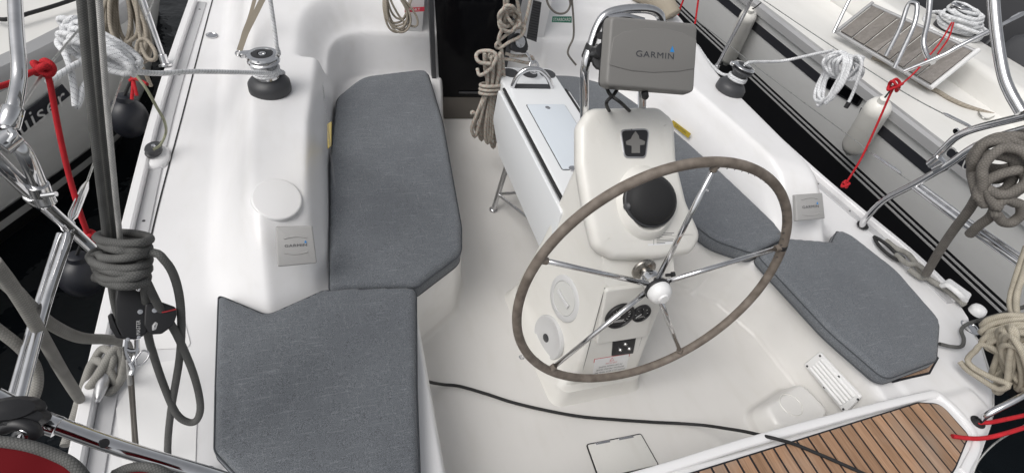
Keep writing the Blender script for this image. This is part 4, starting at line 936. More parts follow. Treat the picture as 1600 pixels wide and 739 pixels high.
# ================================================================== WINCHES
def winch(c, axis, label, chrome, s=1.0):
    t = thing('sheet_winch', label, 'winch', tuple(c), 'cockpit sheet winches')
    def P_(pr): return [(r * s, h * s) for r, h in pr]
    lathe('winch_base', P_([(0.086, 0), (0.088, 0.010), (0.086, 0.040), (0.078, 0.050), (0.066, 0.062), (0.050, 0.068), (0.001, 0.068)]), c, 'charcoal', t, axis, 40)
    lathe('winch_drum', P_([(0.050, 0.066), (0.046, 0.085), (0.045, 0.118), (0.052, 0.128), (0.056, 0.132), (0.001, 0.132)]), c, 'steel' if chrome else 'charcoal', t, axis, 36)
    top_ = lathe('self_tailer', P_([(0.058, 0.132), (0.066, 0.140), (0.060, 0.148), (0.050, 0.150), (0.060, 0.154), (0.066, 0.162), (0.062, 0.169), (0.044, 0.172), (0.042, 0.168)]), c, 'steel' if chrome else 'charcoal', t, axis, 40)
    lathe('winch_cap', P_([(0.043, 0.166), (0.040, 0.171), (0.020, 0.173), (0.019, 0.168), (0.001, 0.168)]), c, 'black', t, axis, 32)
    if not chrome: lathe('rim_ring', P_([(0.064, 0.163), (0.0665, 0.165), (0.062, 0.171), (0.046, 0.1735), (0.045, 0.170)]), c, 'steel', t, axis, 36)
    lathe('handle_socket', P_([(0.018, 0.1682), (0.016, 0.1725), (0.010, 0.1725), (0.009, 0.168)]), c, 'steel', t, axis, 8)
    A = frame(axis, (1, -0.2, 0)); arm = MB(); arm.add(prism_vf([Vector(c) + A @ Vector((p[0] * s, p[1] * s, 0.152 * s)) for p in ((-0.05, 0.03), (-0.085, 0.022), (-0.092, 0.0), (-0.082, -0.012), (-0.05, -0.004))], axis, 0.018 * s, 0.003)); arm.build('feeder_arm', 'steel', t)
    return t
WC = U(423, 140, z=0.60); WC.z = height(WC.x, WC.y) - 0.004
WAX = Vector((-0.10, 0.02, 1)).normalized()
winch(WC, WAX, 'winch on the port deck with chrome top and white rope round its drum', True)
SCN = U(1137, 145, z=0.585); SCN.z = height(SCN.x, SCN.y) - 0.006
SAX = Vector((0.12, -0.02, 1)).normalized()
winch(SCN, SAX, 'black winch on the starboard coaming, right of the large GARMIN cover', False)

# ================================================================== NEIGHBOUR YACHTS
nb = thing('sailing_yacht', 'white yacht moored on the right, gangway on deck, dark stripe along its hull', 'yacht', (4.5, 2.0, -0.85), 'neighbouring yachts')
HN = Vector((-0.851, 0, -0.3655)).normalized() ; HN = Vector((-0.85, 0, -0.35)).normalized(); HO = Vector((3.05, 1.0, 0.35))
def onh(px, py, d=0.0): return UP(px, py, HO, HN) + HN * d
def hx(z): return 3.05 + (0.35 - z) * 0.35 / 0.85
YA, YB = -1.9, 9.0
def hx2(z, y):          # the hull draws in towards the bow, beyond the picture
    return hx(z) + 0.035 * max(0, y - 4.0) ** 2
ys = [YA + (YB - YA) * k / 60 for k in range(61)]
def strip(name, z0, z1, m, off, parent, y_0=None, y_1=None):
    yy = [y for y in ys if (y_0 is None or y > y_0) and (y_1 is None or y < y_1)]
    yy = ([y_0] if y_0 is not None else []) + yy + ([y_1] if y_1 is not None else [])
    r = []
    for y in yy: r.append([Vector((hx2(z0, y), y, z0)) + HN * off, Vector((hx2(z1, y), y, z1)) + HN * off, Vector((hx2(z1, y), y, z1)) + HN * (off - 0.01), Vector((hx2(z0, y), y, z0)) + HN * (off - 0.01)])
    v, f = loft_vf(r); return mesh(name, v, f, m, parent, True, 40)
zz_ = lambda px, py: onh(px, py).z
# topsides, transom and deck as one moulded shell
BW = 3.6
r = []
for y in ys:
    s = 0.035 * max(0, y - 4.0) ** 2; xi = hx2(0.36, y); xo = xi + BW - 2 * s
    r.append([Vector((hx2(-0.95, y), y, -0.95)), Vector((hx2(-0.3, y), y, -0.3)), Vector((hx2(0.33, y), y, 0.33)), Vector((xi + 0.01, y, 0.36)), Vector((xo, y, 0.36)), Vector((xo - 0.3, y, -0.95))])
v, f = loft_vf(r); mesh('topsides', v, f, 'hull', nb, True, 35)
z_wl = zz_(1306, 230)
strip('boot_stripe', z_wl, -0.95, 'antifoul', 0.004, nb)
za = zz_(1306, 236); zb = zz_(1306, 239); zc_ = zz_(1306, 243); zd = zz_(1306, 246)
za, zb, zc_, zd = z_wl - 0.024, z_wl - 0.044, z_wl - 0.074, z_wl - 0.094
strip('white_pinstripe', za, zb, 'palegrey', 0.006, nb); strip('white_pinstripe', zc_, zd, 'palegrey', 0.006, nb)
# dark stripe with portlight and lettering
s0, s1 = onh(1352, 148), onh(1343, 168)
zt, zl = onh(1180, 32).z, onh(1180, 32).z - 0.075
zt = 0.225; zl = 0.135
strip('hull_stripe', zt, zl, 'stripe', 0.004, nb, onh(1294, 110).y, 8.0)
strip('hull_stripe', zt, zl, 'stripe', 0.004, nb, onh(1478, 232).y, onh(1353, 150).y)
pl = [onh(1288, 113, 0.004), onh(1353, 150, 0.004), onh(1342, 167, 0.004), onh(1280, 130, 0.004)]
pf = prism('portlight', round_poly(pl, 0.03), HN, 0.006, 'black', nb, r=0.002)
n_ = poly_n(pl); pi_ = inset(round_poly(pl, 0.03) if n_.dot(HN) > 0 else round_poly(pl, 0.03)[::-1], HN, 0.02); prism('pane', [p + HN * 0.006 for p in pi_], HN, 0.002, 'acrylic', pf)
tp = [onh(1483, 229, 0.004), onh(1560, 274, 0.004), onh(1551, 291, 0.004), onh(1476, 242, 0.004)]
np_ = prism('name_panel', tp, HN, 0.003, 'stripe', nb)
text('lettering', 'Cruiser', onh(1519, 259, 0.008), onh(1560, 283) - onh(1483, 236), onh(1500, 225) - onh(1495, 245), 0.155, 'whiteink', np_, fit=0.40, thick=0.001)
lathe('drain_cap', [(0.022, 0), (0.02, 0.01), (0.001, 0.012)], onh(1495, 205), 'steel', nb, HN, 16)
# grey metal toe rail and cream deck
r = []
for y in ys:
    xi = hx2(0.35, y); r.append([Vector((xi - 0.012, y, 0.31)), Vector((xi - 0.012, y, 0.372)), Vector((xi + 0.01, y, 0.392)), Vector((xi + 0.075, y, 0.386)), Vector((xi + 0.085, y, 0.355))])
v, f = loft_vf(r); mesh('toe_rail', v, f, 'railgrey', nb, True, 30)
r = []
for y in ys:
    s = 0.035 * max(0, y - 4.0) ** 2; xi = hx2(0.35, y) + 0.08; r.append([Vector((xi, y, 0.357)), Vector((xi, y, 0.366)), Vector((xi + 0.75, y, 0.385)), Vector((xi + 0.95, y, 0.42)), Vector((xi + 0.95, y, 0.35))])
v, f = loft_vf(r); mesh('deck', v, f, 'deck2', nb, True, 40)
# coaming and dark cockpit
co = [Vector((4.05, 0.55, 0.40)), Vector((4.65, 0.45, 0.40)), Vector((4.75, 4.6, 0.40)), Vector((4.15, 4.6, 0.40))]
prism('coaming', round_poly(co, 0.10), (0, 0, 1), 0.24, 'deck2', nb, r=0.07, seg=5)
prism('cockpit_floor', [Vector((4.66, -1.6, 0.366)), Vector((6.2, -1.6, 0.366)), Vector((6.2, 4.8, 0.366)), Vector((4.74, 4.8, 0.366))], (0, 0, 1), 0.004, 'charcoal', nb)
prism('cabin', round_poly([Vector((4.1, 4.7, 0.38)), Vector((6.1, 4.7, 0.38)), Vector((5.9, 7.6, 0.38)), Vector((4.3, 7.6, 0.38))], 0.25), (0, 0, 1), 0.45, 'deck2', nb, r=0.12, seg=5)
prism('cockpit_cushion', round_poly([Vector((4.80, 1.0, 0.371)), Vector((5.25, 1.0, 0.371)), Vector((5.3, 3.9, 0.371)), Vector((4.85, 3.9, 0.371))], 0.08), (0, 0, 1), 0.12, 'charcoal', nb, r=0.03)
prism('cockpit_backrest', round_poly([Vector((5.38, -0.8, 0.371)), Vector((5.62, -0.8, 0.371)), Vector((5.66, 4.6, 0.371)), Vector((5.42, 4.6, 0.371))], 0.06), (0, 0, 1), 0.66, 'charcoal', nb, r=0.06)
prism('dark_deck_window', round_poly([U(1385, -20, z=0.39), U(1420, 8, z=0.39), U(1400, 20, z=0.39), U(1355, -8, z=0.39)], 0.03), (0, 0, 1), 0.006, 'acrylic', nb)
tt_ = thing('binnacle', 'dark covered instrument binnacle in the neighbouring cockpit at the top right corner', 'binnacle', (5.3, 2.6, 0.37))
rg = []
for z, a in ((0.372, 0.30), (0.75, 0.24), (0.80, 0.20), (0.82, 0.12)): rg.append(round_poly([Vector((5.05 - a, 1.7 - a, z)), Vector((5.05 + a, 1.7 - a, z)), Vector((5.05 + a, 1.7 + a * 1.3, z)), Vector((5.05 - a, 1.7 + a * 1.3, z))], 0.08))
v, f = loft_vf(rg); mesh('cover', v, f, 'charcoal', tt_, True, 50)
bx = MB(); tubes('grab_rail', [[Vector((4.78, 1.55, 0.37)), Vector((4.80, 1.55, 0.80)), Vector((4.85, 1.60, 0.93)), Vector((4.95, 1.95, 0.95)), Vector((4.90, 2.15, 0.85)), Vector((4.85, 2.15, 0.37))]], 0.016, 'steel', tt_)
# winch on its coaming, buried in rope
wq = U(1477, 45, z=0.64)
winch(Vector((wq.x, wq.y, 0.635)), (0, 0, 1), 'black winch on the neighbouring deck, buried in a heap of white rope', False, 1.25)
# gangway leaning inside its rail
gg = thing('gangway', 'grey slatted wooden gangway lashed along the deck of the right hand yacht', 'gangway', tuple(U(1380, 95, z=0.42)))
g0, g1 = U(1310, 52, z=0.44), U(1452, 136, z=0.44)
gd = (g1 - g0); gdn = gd.normalized(); gw = Vector((0.30, 0, 0.26)).normalized(); gw = (gw - gdn * gw.dot(gdn)).normalized(); gn = gdn.cross(gw); 
if gn.dot(CP - g0) < 0: gn = -gn
gt0 = UP(1364, 9, g0, gn); gt1 = UP(1522, 80, g0, gn); GW = max((gt0 - g0).dot(gw), 0.3)
GL = gd.length; 
def gpnt(u, w_, d=0.0):   # skewed panel: the photo's own four corners
    return g0.lerp(g1, u).lerp(gt0.lerp(gt1, u), w_) + gn * d
for w_ in (0.0, 1.0): 
    tubes('side_rail', [[gpnt(-0.03, w_), gpnt(1.03, w_)]], 0.016, 'railgrey', gg, ns=8, catm=False)
tubes('end_tube', [[gpnt(1.02, -0.02, 0.01), gpnt(1.02, 1.04, 0.01)]], 0.020, 'whitep', gg, ns=8, catm=False)
tubes('end_tube', [[gpnt(-0.02, -0.02, 0.01), gpnt(-0.02, 1.04, 0.01)]], 0.016, 'railgrey', gg, ns=8, catm=False)
N_ = 7
for k in range(N_):
    a, b = (k + 0.05) / N_, (k + 0.95) / N_
    prism('slat', [gpnt(a, 0.05), gpnt(b, 0.05), gpnt(b, 0.95), gpnt(a, 0.95)], gn, 0.018, 'greyteak', gg, r=0.003)
# its stanchions, rails and wires
def stain(name, label, cat, lines, r, m='steel', group=None, smoothn=6):
    o = tubes(name, lines, r, m, None, ns=12, smoothn=smoothn); tag(o, label, cat, group); return o
stain('boarding_hoop', 'steel hoop standing on the toe rail in front of the grey gangway', 'deck hoop', [[U(1396, 107, x=3.2), U(1384, 88, x=3.22), U(1406, 45, x=3.25), U(1418, 10, x=3.27), U(1428, 5, x=3.28), U(1433, 12, x=3.28), U(1428, 40, x=3.25), U(1410, 80, x=3.22), U(1397, 107, x=3.2)][1:]], 0.017)
stain('pushpit_rail', 'steel stern rail tube rising beside the winch of the right hand yacht', 'stern rail', [[U(1454, -10, x=3.45), U(1450, 30, x=3.45), U(1443, 65, x=3.45), U(1449, 88, x=3.43), U(1458, 98, x=3.4)]], 0.020)
stain('boat_hook', 'long dark steel pole crossing above the gangway at the top right', 'pole', [[U(1608, 18, x=3.9), U(1560, 42, x=3.7), U(1500, 72, x=3.5), U(1470, 88, x=3.42), U(1412, 112, x=3.3)]], 0.016)
stain('stanchion', 'thin steel stanchion beside the forward end of the gangway', 'stanchion', [[U(1330, -6, x=3.25), U(1302, 52, x=3.15)]], 0.014)
stain('mooring_line', 'white flecked rope lying along the deck below the gangway', 'rope', [[U(1363, 90, z=0.40), U(1395, 103, z=0.40), U(1420, 118, z=0.41), U(1447, 135, z=0.40), U(1465, 143, z=0.40), U(1485, 155, z=0.40), U(1515, 168, z=0.40), U(1560, 182, z=0.40), U(1580, 188, z=0.40)]], 0.017, 'ropebeige')
stain('flexible_hose', 'thin grey loop of wire lying on the white deck at the right', 'cable', [[U(1575, 120, z=0.42), U(1555, 140, z=0.42), U(1535, 165, z=0.40), U(1530, 178, z=0.40), U(1545, 186, z=0.40), U(1575, 168, z=0.42), U(1600, 150, z=0.45)]], 0.007, 'wire')
# heaps of rope on the neighbour
def heap(name, label, c, r0, h, n, rr, m, seed, group=None, wob=0.22, nn=12, sq=1.0):
    rn = random.Random(seed); pts = []
    for i in range(n):
        t = i / max(n - 1, 1); R_ = r0 * (1 - 0.45 * t) * rn.uniform(0.8, 1.15); ox, oy = rn.uniform(-wob, wob) * r0, rn.uniform(-wob, wob) * r0
        tx, ty = rn.uniform(-.35, .35), rn.uniform(-.35, .35); e = rn.uniform(0.6, 1.0)
        for k in range(nn):
            a = 2 * math.pi * k / nn + i * 0.7; x = math.cos(a) * R_ + ox; y = math.sin(a) * R_ * e * sq + oy
            pts.append(Vector(c) + Vector((x, y, h * t + 0.02 + tx * x * 0.5 + ty * y * 0.5 + rn.uniform(0, 0.3) * rr)))
    o = tubes(name, [pts], rr, m, None, ns=7, smoothn=3); tag(o, label, 'rope', group); return o
heap('rope_coil', 'heap of white rope piled round the winch on the neighbouring deck', (wq.x + 0.02, wq.y - 0.05, 0.645), 0.24, 0.16, 11, 0.016, 'ropewhite', 5, 'coiled ropes')
heap('rope_coil', 'cream rope coil at the right edge of the photo on the neighbouring deck', tuple(U(1592, 105, z=0.45)), 0.14, 0.22, 9, 0.014, 'ropecream', 8, 'coiled ropes')
stain('lashing_line', 'thin red line hanging over the gangway slats', 'lashing', [[U(1487, 36, x=3.8), U(1470, 65, x=3.55), U(1450, 90, x=3.42), U(1428, 115, x=3.3), U(1405, 135, x=3.15)]], 0.006, 'ropered')
stain('lashing_line', 'short red line looped from the winch heap down to the steel pole', 'lashing', [[U(1490, 36, x=3.8), U(1482, 60, x=3.6), U(1465, 85, x=3.45)]], 0.006, 'ropered')
# fenders against its hull
def fender(label, top, bot, r, m, rope_to=None, group='fenders between the boats'):
    t = thing('fender', label, 'fender', tuple(bot), group); ax = (top - bot); L = ax.length
    prof = [(0.018, -0.05), (0.024, -0.045), (0.026, -0.01), (r * 0.45, 0.0), (r * 0.78, r * 0.28), (r * 0.97, r * 0.75), (r, r * 1.1), (r, L - r * 1.0), (r * 0.95, L - r * 0.6), (r * 0.72, L - r * 0.18), (0.034, L), (0.028, L + 0.035), (0.001, L + 0.04)]
    lathe('fender_body', prof, bot, m, t, ax, 32)
    if rope_to is not None: tubes('fender_line', [[top + ax.normalized() * 0.03, top.lerp(rope_to, 0.5), rope_to]], 0.006, 'blackr', t, ns=6)
    return t
rf = 0.094
b1, t1 = onh(1347, 229, rf + 0.01), onh(1398, 152, rf + 0.01)
fender('large white fender hanging on the right hand hull behind a red line', t1, b1, rf, 'fenderwhite', onh(1410, 128, 0.06))
b2, t2 = onh(1148, 92, 0.09), onh(1186, 14, 0.09)
fender('slim white fender on the right hand hull behind a stanchion, near the top', t2, b2, 0.08, 'fenderwhite', onh(1197, 2, 0.05))
stain('fender_line', 'short black line under the slim white fender', 'line', [[b2 + Vector((0, 0, -0.03)), onh(1125, 105, 0.05), onh(1112, 120, 0.03)]], 0.008, 'blackr')

# ---- the yacht on the left
nl = thing('sailing_yacht', 'pale yacht at the left edge, dark band with Cruiser lettering on its side', 'yacht', (-3.2, 1.5, -0.85), 'neighbouring yachts')
TP = [(-3.25, 0.35), (-2.75, 1.15), (-2.38, 1.76), (-2.22, 2.03), (-2.035, 2.40), (-1.93, 2.72), (-1.90, 3.2), (-1.98, 4.2), (-2.3, 6.0)]
LP = catmull([Vector((a, b, 0)) for a, b in TP], 8)
def side(i):
    t = (LP[min(i + 1, len(LP) - 1)] - LP[max(i - 1, 0)]).normalized(); return Vector((t.y, -t.x, 0))   # outboard
def lring(fn): return [fn(p, side(i)) for i, p in enumerate(LP)]
prof_l = [(0.36, -0.02), (0.33, 0.0), (0.28, -0.01), (0.0, -0.075), (-0.4, -0.20), (-0.6, -0.30), (-0.95, -0.52)]
r = [[p + s * o + Vector((0, 0, z)) for z, o in prof_l] for p, s in zip(LP, [side(i) for i in range(len(LP))])]
v, f = loft_vf(r, closed=False); mesh('topsides', v, f, 'hull', nl, True, 40)
def lband(name, z0, o0, z1, o1, m, off):
    r = [[p + s * (o0 + off) + Vector((0, 0, z0)), p + s * (o1 + off) + Vector((0, 0, z1))] for p, s in zip(LP, [side(i) for i in range(len(LP))])]
    v, f = loft_vf(r, closed=False); return mesh(name, v, f, m, nl, True)
lband('boot_stripe', -0.46, -0.23, -0.95, -0.52, 'antifoul', 0.01)
r = [[p + s * a + Vector((0, 0, z)) for a, z in ((0.012, 0.28), (0.015, 0.345), (0.0, 0.375), (-0.07, 0.38), (-0.08, 0.35))] for p, s in zip(LP, [side(i) for i in range(len(LP))])]
v, f = loft_vf(r); mesh('toe_rail', v, f, 'railgrey', nl, True, 30)
r = [[p + s * -0.075 + Vector((0, 0, 0.358)), p + s * -0.5 + Vector((0, 0, 0.38)), Vector((-3.9, 3.0 + 0.3 * p.y, 0.40)), Vector((-6, 3.0 + 0.3 * p.y, 0.40))] for p, s in zip(LP, [side(i) for i in range(len(LP))])]
v, f = loft_vf(r, closed=False); mesh('deck', v, f, 'deck2', nl, True)
LN_ = side(16); LO = LP[16] + LN_ * -0.06 + Vector((0, 0, 0.06)); ln = (LN_ + Vector((0, 0, -0.27))).normalized()
def onl(px, py, d=0.0): return UP(px, py, LO, ln) + ln * d
lb = [onl(-45, 232, 0.012), onl(93, 130, 0.012), onl(106, 146, 0.012), onl(-45, 268, 0.012)]
lp = prism('name_panel', lb, ln, 0.004, 'stripe', nl)
text('lettering', 'Cruiser', (onl(-24, 231, 0.022) + onl(95, 145, 0.022)) / 2, onl(92, 148) - onl(10, 208), onl(40, 165) - onl(50, 195), 0.17, 'whiteink', lp, fit=(onl(95, 145) - onl(-24, 231)).length, thick=0.001)
stain('shore_cable', 'black cable lying on the deck of the yacht at the left edge', 'cable', [[U(-20, 24, z=0.41), U(8, 31, z=0.41), U(50, 20, z=0.41), U(90, 8, z=0.41), U(125, -4, z=0.41)]], 0.010, 'blackr')

# ================================================================== RAILS, STANCHIONS AND WIRES OF THE YACHT
def rope1(name, label, lines, d, m, cat='rope', group=None, ns=9, sn=7, parent=None):
    o = tubes(name, lines, d / 2, m, parent, ns=ns, smoothn=sn)
    if label: tag(o, label, cat, group)
    return o
pp_ = thing('stern_rail', 'polished steel stern rail on the port side with clamps and hinged joint', 'stern rail', tuple(U(35, 620, c=0.95)), 'stern rails')
tubes('rail_tube', [UC([(22, -25, 1.0), (26, 50, .97), (30, 100, .95), (29, 130, .94), (22, 166, .92), (12, 204, .91)])], 0.0112, 'steel', pp_, ns=16)
tubes('rail_tube', [UC([(8, 212, .92), (32, 232, .93), (47, 258, .95), (60, 288, .98), (74, 318, 1.0)])], 0.0130, 'steel', pp_, ns=16)
tubes('rail_tube', [UC([(-30, 226, .90), (20, 275, .95), (70, 322, 1.03), (110, 358, 1.12), (160, 405, 1.25)])], 0.0120, 'steel', pp_, ns=16)
tubes('rail_tube', [UC([(108, 366, 1.10), (70, 480, 1.02), (30, 630, .92)])], 0.0090, 'steel', pp_, ns=16)
tubes('rail_tube', [UC([(94, 366, 1.12), (55, 490, 1.03), (12, 640, .93)])], 0.0065, 'steel', pp_, ns=16)
tubes('rail_tube', [UC([(-10, 618, .84), (60, 652, .87), (190, 700, .93), (330, 742, .99), (400, 766, 1.02)])], 0.0135, 'steel', pp_, ns=18)
lathe('end_hole', [(0.0001, 0.0), (0.0075, 0.0), (0.0065, 0.0012), (0.0001, 0.0012)], U(163, 692, c=.9025), 'black', pp_, CP - U(163, 692, c=.9025), 14)
def collar(px, py, c, a, r, L, m='steel', par=None, nm='clamp'):
    p = U(px, py, c=c); q = U(a[0], a[1], c=a[2] if len(a) > 2 else c); ax = (q - p).normalized()
    return lathe(nm, [(r * 0.9, -L), (r, -L * 0.9), (r, L * 0.9), (r * 0.9, L), (r * 0.7, L)], p, m, par or pp_, ax, 20)
collar(17, 184, .915, (24, 160, .92), 0.0155, 0.018); collar(62, 296, .985, (56, 280, .97), 0.0165, 0.012); collar(70, 312, 1.0, (64, 300, .99), 0.016, 0.009)
collar(58, 311, 1.01, (68, 320, 1.03), 0.0155, 0.018); collar(12, 220, .91, (20, 214, .915), 0.017, 0.015)
collar(82, 664, .88, (100, 670, .885), 0.0165, 0.009)
tubes('hinge_bolt', [UC([(66, 306, .97), (88, 303, .97)])], 0.0045, 'steel', pp_, ns=10)
tubes('hinge_strap', [UC([(18, 205, .895), (22, 212, .89), (16, 222, .89)])], 0.006, 'steel', pp_, ns=8)
# black clamp with its lever
kc = thing('rail_clamp', 'black plastic clamp on the stern rail at the bottom left corner', 'clamp', tuple(U(35, 650, c=.84)))
mb = MB()
for px, py, c, r in ((18, 642, .835, .033), (38, 655, .84, .026)): mb.add(lathe_vf([(r * .3, -r), (r * .8, -r * .8), (r, -r * .3), (r, r * .4), (r * .7, r * .9), (r * .2, r)], U(px, py, c=c), (0.3, -0.4, 0.8), 20, None, 1.25, 0.62))
mb.build('clamp_jaw', 'black', kc); tubes('clamp_lever', [UC([(5, 668, .82), (25, 662, .82), (48, 668, .825), (56, 682, .83)])], 0.011, 'black', kc)
tubes('clamp_band', [UC([(20, 690, .83), (30, 672, .82), (42, 676, .82), (40, 700, .83)])], 0.006, 'steel', kc)
# red bag with grey zip edge
rb = thing('red_bag', 'dark red cloth cover with thick grey zipped edge at the bottom left', 'bag', tuple(U(60, 740, c=.80)))
edge = [(-30, 690, .79), (40, 699, .80), (90, 716, .81), (120, 735, .81), (150, 775, .82)]
e3 = catmull(UC(edge), 8); low = [p + Vector((-0.07, -0.10, -0.06)) for p in e3]
rg = [[p for p in e3], [p.lerp(q, .3) + (CP - p).normalized() * 0.004 for p, q in zip(e3, low)], low]
v, f = loft_vf(rg, closed=False); mesh('cloth', v, f, 'redcloth', rb)
tubes('zip_edge', [UC([(a, b - 4, c) for a, b, c in edge])], 0.0085, 'ropegrey', rb)
e2_ = [(178, 742, .86), (205, 731, .86), (235, 731, .86), (262, 742, .87), (280, 765, .88)]
e3 = catmull(UC(e2_), 8); low = [p + Vector((-0.03, -0.08, -0.03)) for p in e3]
v, f = loft_vf([e3, low], closed=False); mesh('cloth', v, f, 'redcloth', rb)
tubes('zip_edge', [UC([(a, b - 1, c) for a, b, c in e2_])], 0.0075, 'ropegrey', rb)
# steel padeye at the lower edge of the helm cushion
pe = U(322, 737, z=0.34)
tubes('deck_eye', [[pe + Vector((-0.02, 0, 0)), pe + Vector((-0.015, 0, 0.02)), pe + Vector((0, 0, 0.028)), pe + Vector((0.015, 0, 0.02)), pe + Vector((0.02, 0, 0))]], 0.006, 'steel', yacht)

pr2 = thing('stern_rail', 'polished steel stern rail on the starboard side, a grey rope coil hanging on it', 'stern rail', tuple(U(1347, 352, z=0.36)), 'stern rails')
tubes('rail_tube', [[U(1347, 353, z=0.345), U(1352, 343, x=1.68), U(1380, 314, x=1.68), U(1428, 288, x=1.67), U(1482, 257, x=1.65), U(1520, 231, x=1.63), U(1560, 214, x=1.60), U(1615, 198, x=1.57)]], 0.0165, 'steel', pr2, ns=14)
tubes('rail_tube', [[U(1463, 246, x=1.66), U(1476, 232, x=1.66), U(1495, 214, x=1.65), U(1525, 201, x=1.63), U(1610, 180, x=1.58)]], 0.0165, 'steel', pr2, ns=14)
tubes('rail_tube', [[U(1551, -15, x=1.52), U(1556, 45, x=1.52), U(1566, 110, x=1.52), U(1577, 142, x=1.52), U(1596, 176, x=1.52)]], 0.021, 'steel', pr2, ns=14)
tubes('rail_tube', [[U(1425, 289, x=1.675), U(1500, 345, x=1.68), U(1610, 424, x=1.69)]], 0.0155, 'steel', pr2, ns=14, catm=False)
tubes('rail_tube', [[U(1432, 284, x=1.68), U(1506, 339, x=1.70), U(1612, 412, x=1.71)]], 0.009, 'steel', pr2, ns=14, catm=False)
for px, py, ax_, r in ((1462, 253, (1480, 240), .026), (1470, 262, (1490, 252), .024)):
    p = U(px, py, x=1.66); q = U(ax_[0], ax_[1], x=1.66); lathe('clamp', [(r * .8, -.03), (r, -.027), (r, .027), (r * .8, .03)], p, 'steel', pr2, q - p, 18)
lathe('base_foot', [(0.03, 0), (0.032, 0.008), (0.022, 0.014), (0.018, 0.02)], U(1347, 353, z=0.338), 'blackr', pr2, ns=20)
pr3 = thing('rail_tube', 'steel tube leaving the hole in the starboard quarter beside the red lines', 'rail leg', tuple(hf), None)
tubes('rail_tube', [[U(1527, 660, z=0.335), U(1545, 646, z=0.40), U(1580, 628, z=0.46), U(1620, 606, z=0.52)]], 0.0125, 'steel', pr3, ns=14)

def wire(label, pts, d=0.005, cat='guard wire', m='wire'):
    o = tubes('guard_wire', [pts], d / 2, m, None, ns=6, catm=True); tag(o, label, cat, 'guard wires'); return o
def bottle(p, q, par, r=0.007):
    ax = (q - p); L = ax.length
    lathe('turnbuckle', [(0.003, 0), (r, L * .12), (r, L * .8), (0.004, L)], p, 'steel', par, ax, 12)
gw1 = wire('thin upper guard wire along the starboard side, ending at the stern rail', [U(1180, -8, x=1.70), U(1290, 66, x=1.70), U(1405, 140, x=1.70), U(1474, 178, x=1.68), U(1524, 201, x=1.64)])
bottle(U(1474, 177, x=1.68), U(1520, 200, x=1.645), gw1)
gw2 = wire('thin lower guard wire on the starboard side, with a turnbuckle at the stern rail', [U(1088, 32, x=1.70), U(1210, 126, x=1.70), U(1330, 215, x=1.70), U(1372, 248, x=1.69), U(1424, 285, x=1.68)])
bottle(U(1364, 241, x=1.69), U(1408, 271, x=1.685), gw2, 0.008)
gw3 = wire('guard wire on the port side running from the stern rail past the red rope', [U(108, 350, c=1.12), U(135, 287, c=1.33), U(160, 215, c=1.62), U(192, 120, c=2.05), U(232, 20, c=2.6), U(250, -20, c=2.9)])
bottle(U(110, 345, c=1.13), U(136, 285, c=1.33), gw3, 0.009)
tubes('shackle', [UC([(103, 352, 1.11), (108, 346, 1.12), (114, 350, 1.12), (111, 360, 1.11), (104, 358, 1.11), (103, 352, 1.11)])], 0.0045, 'steel', gw3)
wire('upper guard wire on the port side passing through the red knot', [U(30, 172, c=.97), U(70, 112, c=1.15), U(120, 50, c=1.5), U(170, -10, c=2.0)], 0.0055)
def stanchion(label, base, top, r=0.0125):
    t = thing('stanchion', label, 'stanchion', tuple(base), 'guard rail stanchions'); tubes('post', [[base, top]], r, 'steel', t, ns=12, catm=False)
    ax = (top - base).normalized(); lathe('socket', [(r * 2.6, -0.005), (r * 2.6, 0.004), (r * 1.6, 0.008), (r * 1.5, 0.05), (r * 1.2, 0.052)], base, 'steel', t, ax, 20); return t
stanchion('slim steel stanchion on the starboard rail right of the large GARMIN cover', U(1116, 112, z=0.375), U(1179, -8, x=1.72))
sb = U(259, 102, z=0.375); stanchion('steel stanchion on the port rail behind the coiled white rope', sb, U(222, -4, x=sb.x - 0.05))

# ================================================================== BACKSTAY AND ITS TACKLE
def bs(py, off=0.0):                       # depth along the stay: deck end 1.5, head end 0.9
    s = (py + 10) / 748; return 1 / ((1 - s) / 0.92 + s / 1.5) + off
BS = lambda pts, off=0.0: [U(a, b, c=bs(b, off)) for a, b in pts]
ws_ = tubes('backstay_wire', [BS([(154, -12), (166, 150), (180, 300), (188, 380), (195, 480), (203, 600)], -0.02)], 0.0052, 'wirelay', None, ns=10); tag(ws_, 'laid steel backstay wire running from the top down through the grey rope coil', 'backstay')
rope1('backstay_tail', 'two thin dark lines running from the black block down to the port deck', [BS([(206, 585), (211, 660), (217, 728)]), BS([(201, 575), (207, 650), (211, 725)])], 0.0085, 'ropetaupe', 'rope')
tk = []
tk += BS([(126, -12), (138, 120), (152, 250), (164, 350), (172, 430), (180, 480), (190, 505)], -0.012)
tk2 = BS([(143, -12), (155, 150), (170, 300), (180, 380), (187, 450)], 0.012)
rope1('tackle_rope', 'thick dark grey rope running down beside the backstay wire into the black block', [tk, tk2], 0.0150, 'ropegrey', 'rope', ns=12)
pts = []
rnk = random.Random(17)
def ringpts(cx, cy, rx, ry, a0, a1, n, c0):
    out = []; tl_ = rnk.uniform(-5, 7); cx += rnk.uniform(-3, 3); rx *= rnk.uniform(.92, 1.08); ry *= rnk.uniform(.8, 1.25)
    for k in range(n + 1):
        a = math.radians(a0 + (a1 - a0) * k / n); out.append((cx + rx * math.cos(a), cy + ry * math.sin(a) + tl_ * math.cos(a), c0 - 0.055 * math.sin(a) + rnk.uniform(-.004, .004)))
    return out
cp = []
for i in range(3): cp += ringpts(191 + i * 1.5, 372 + i * 10.5, 39 + i, 9, 180 + 20 * i, 540, 14, 1.13)
for i in range(4): cp += ringpts(189 + (i % 2) * 3, 404 + i * 9, 45 - 2.2 * i, 13, 180, 540, 14, 1.135)
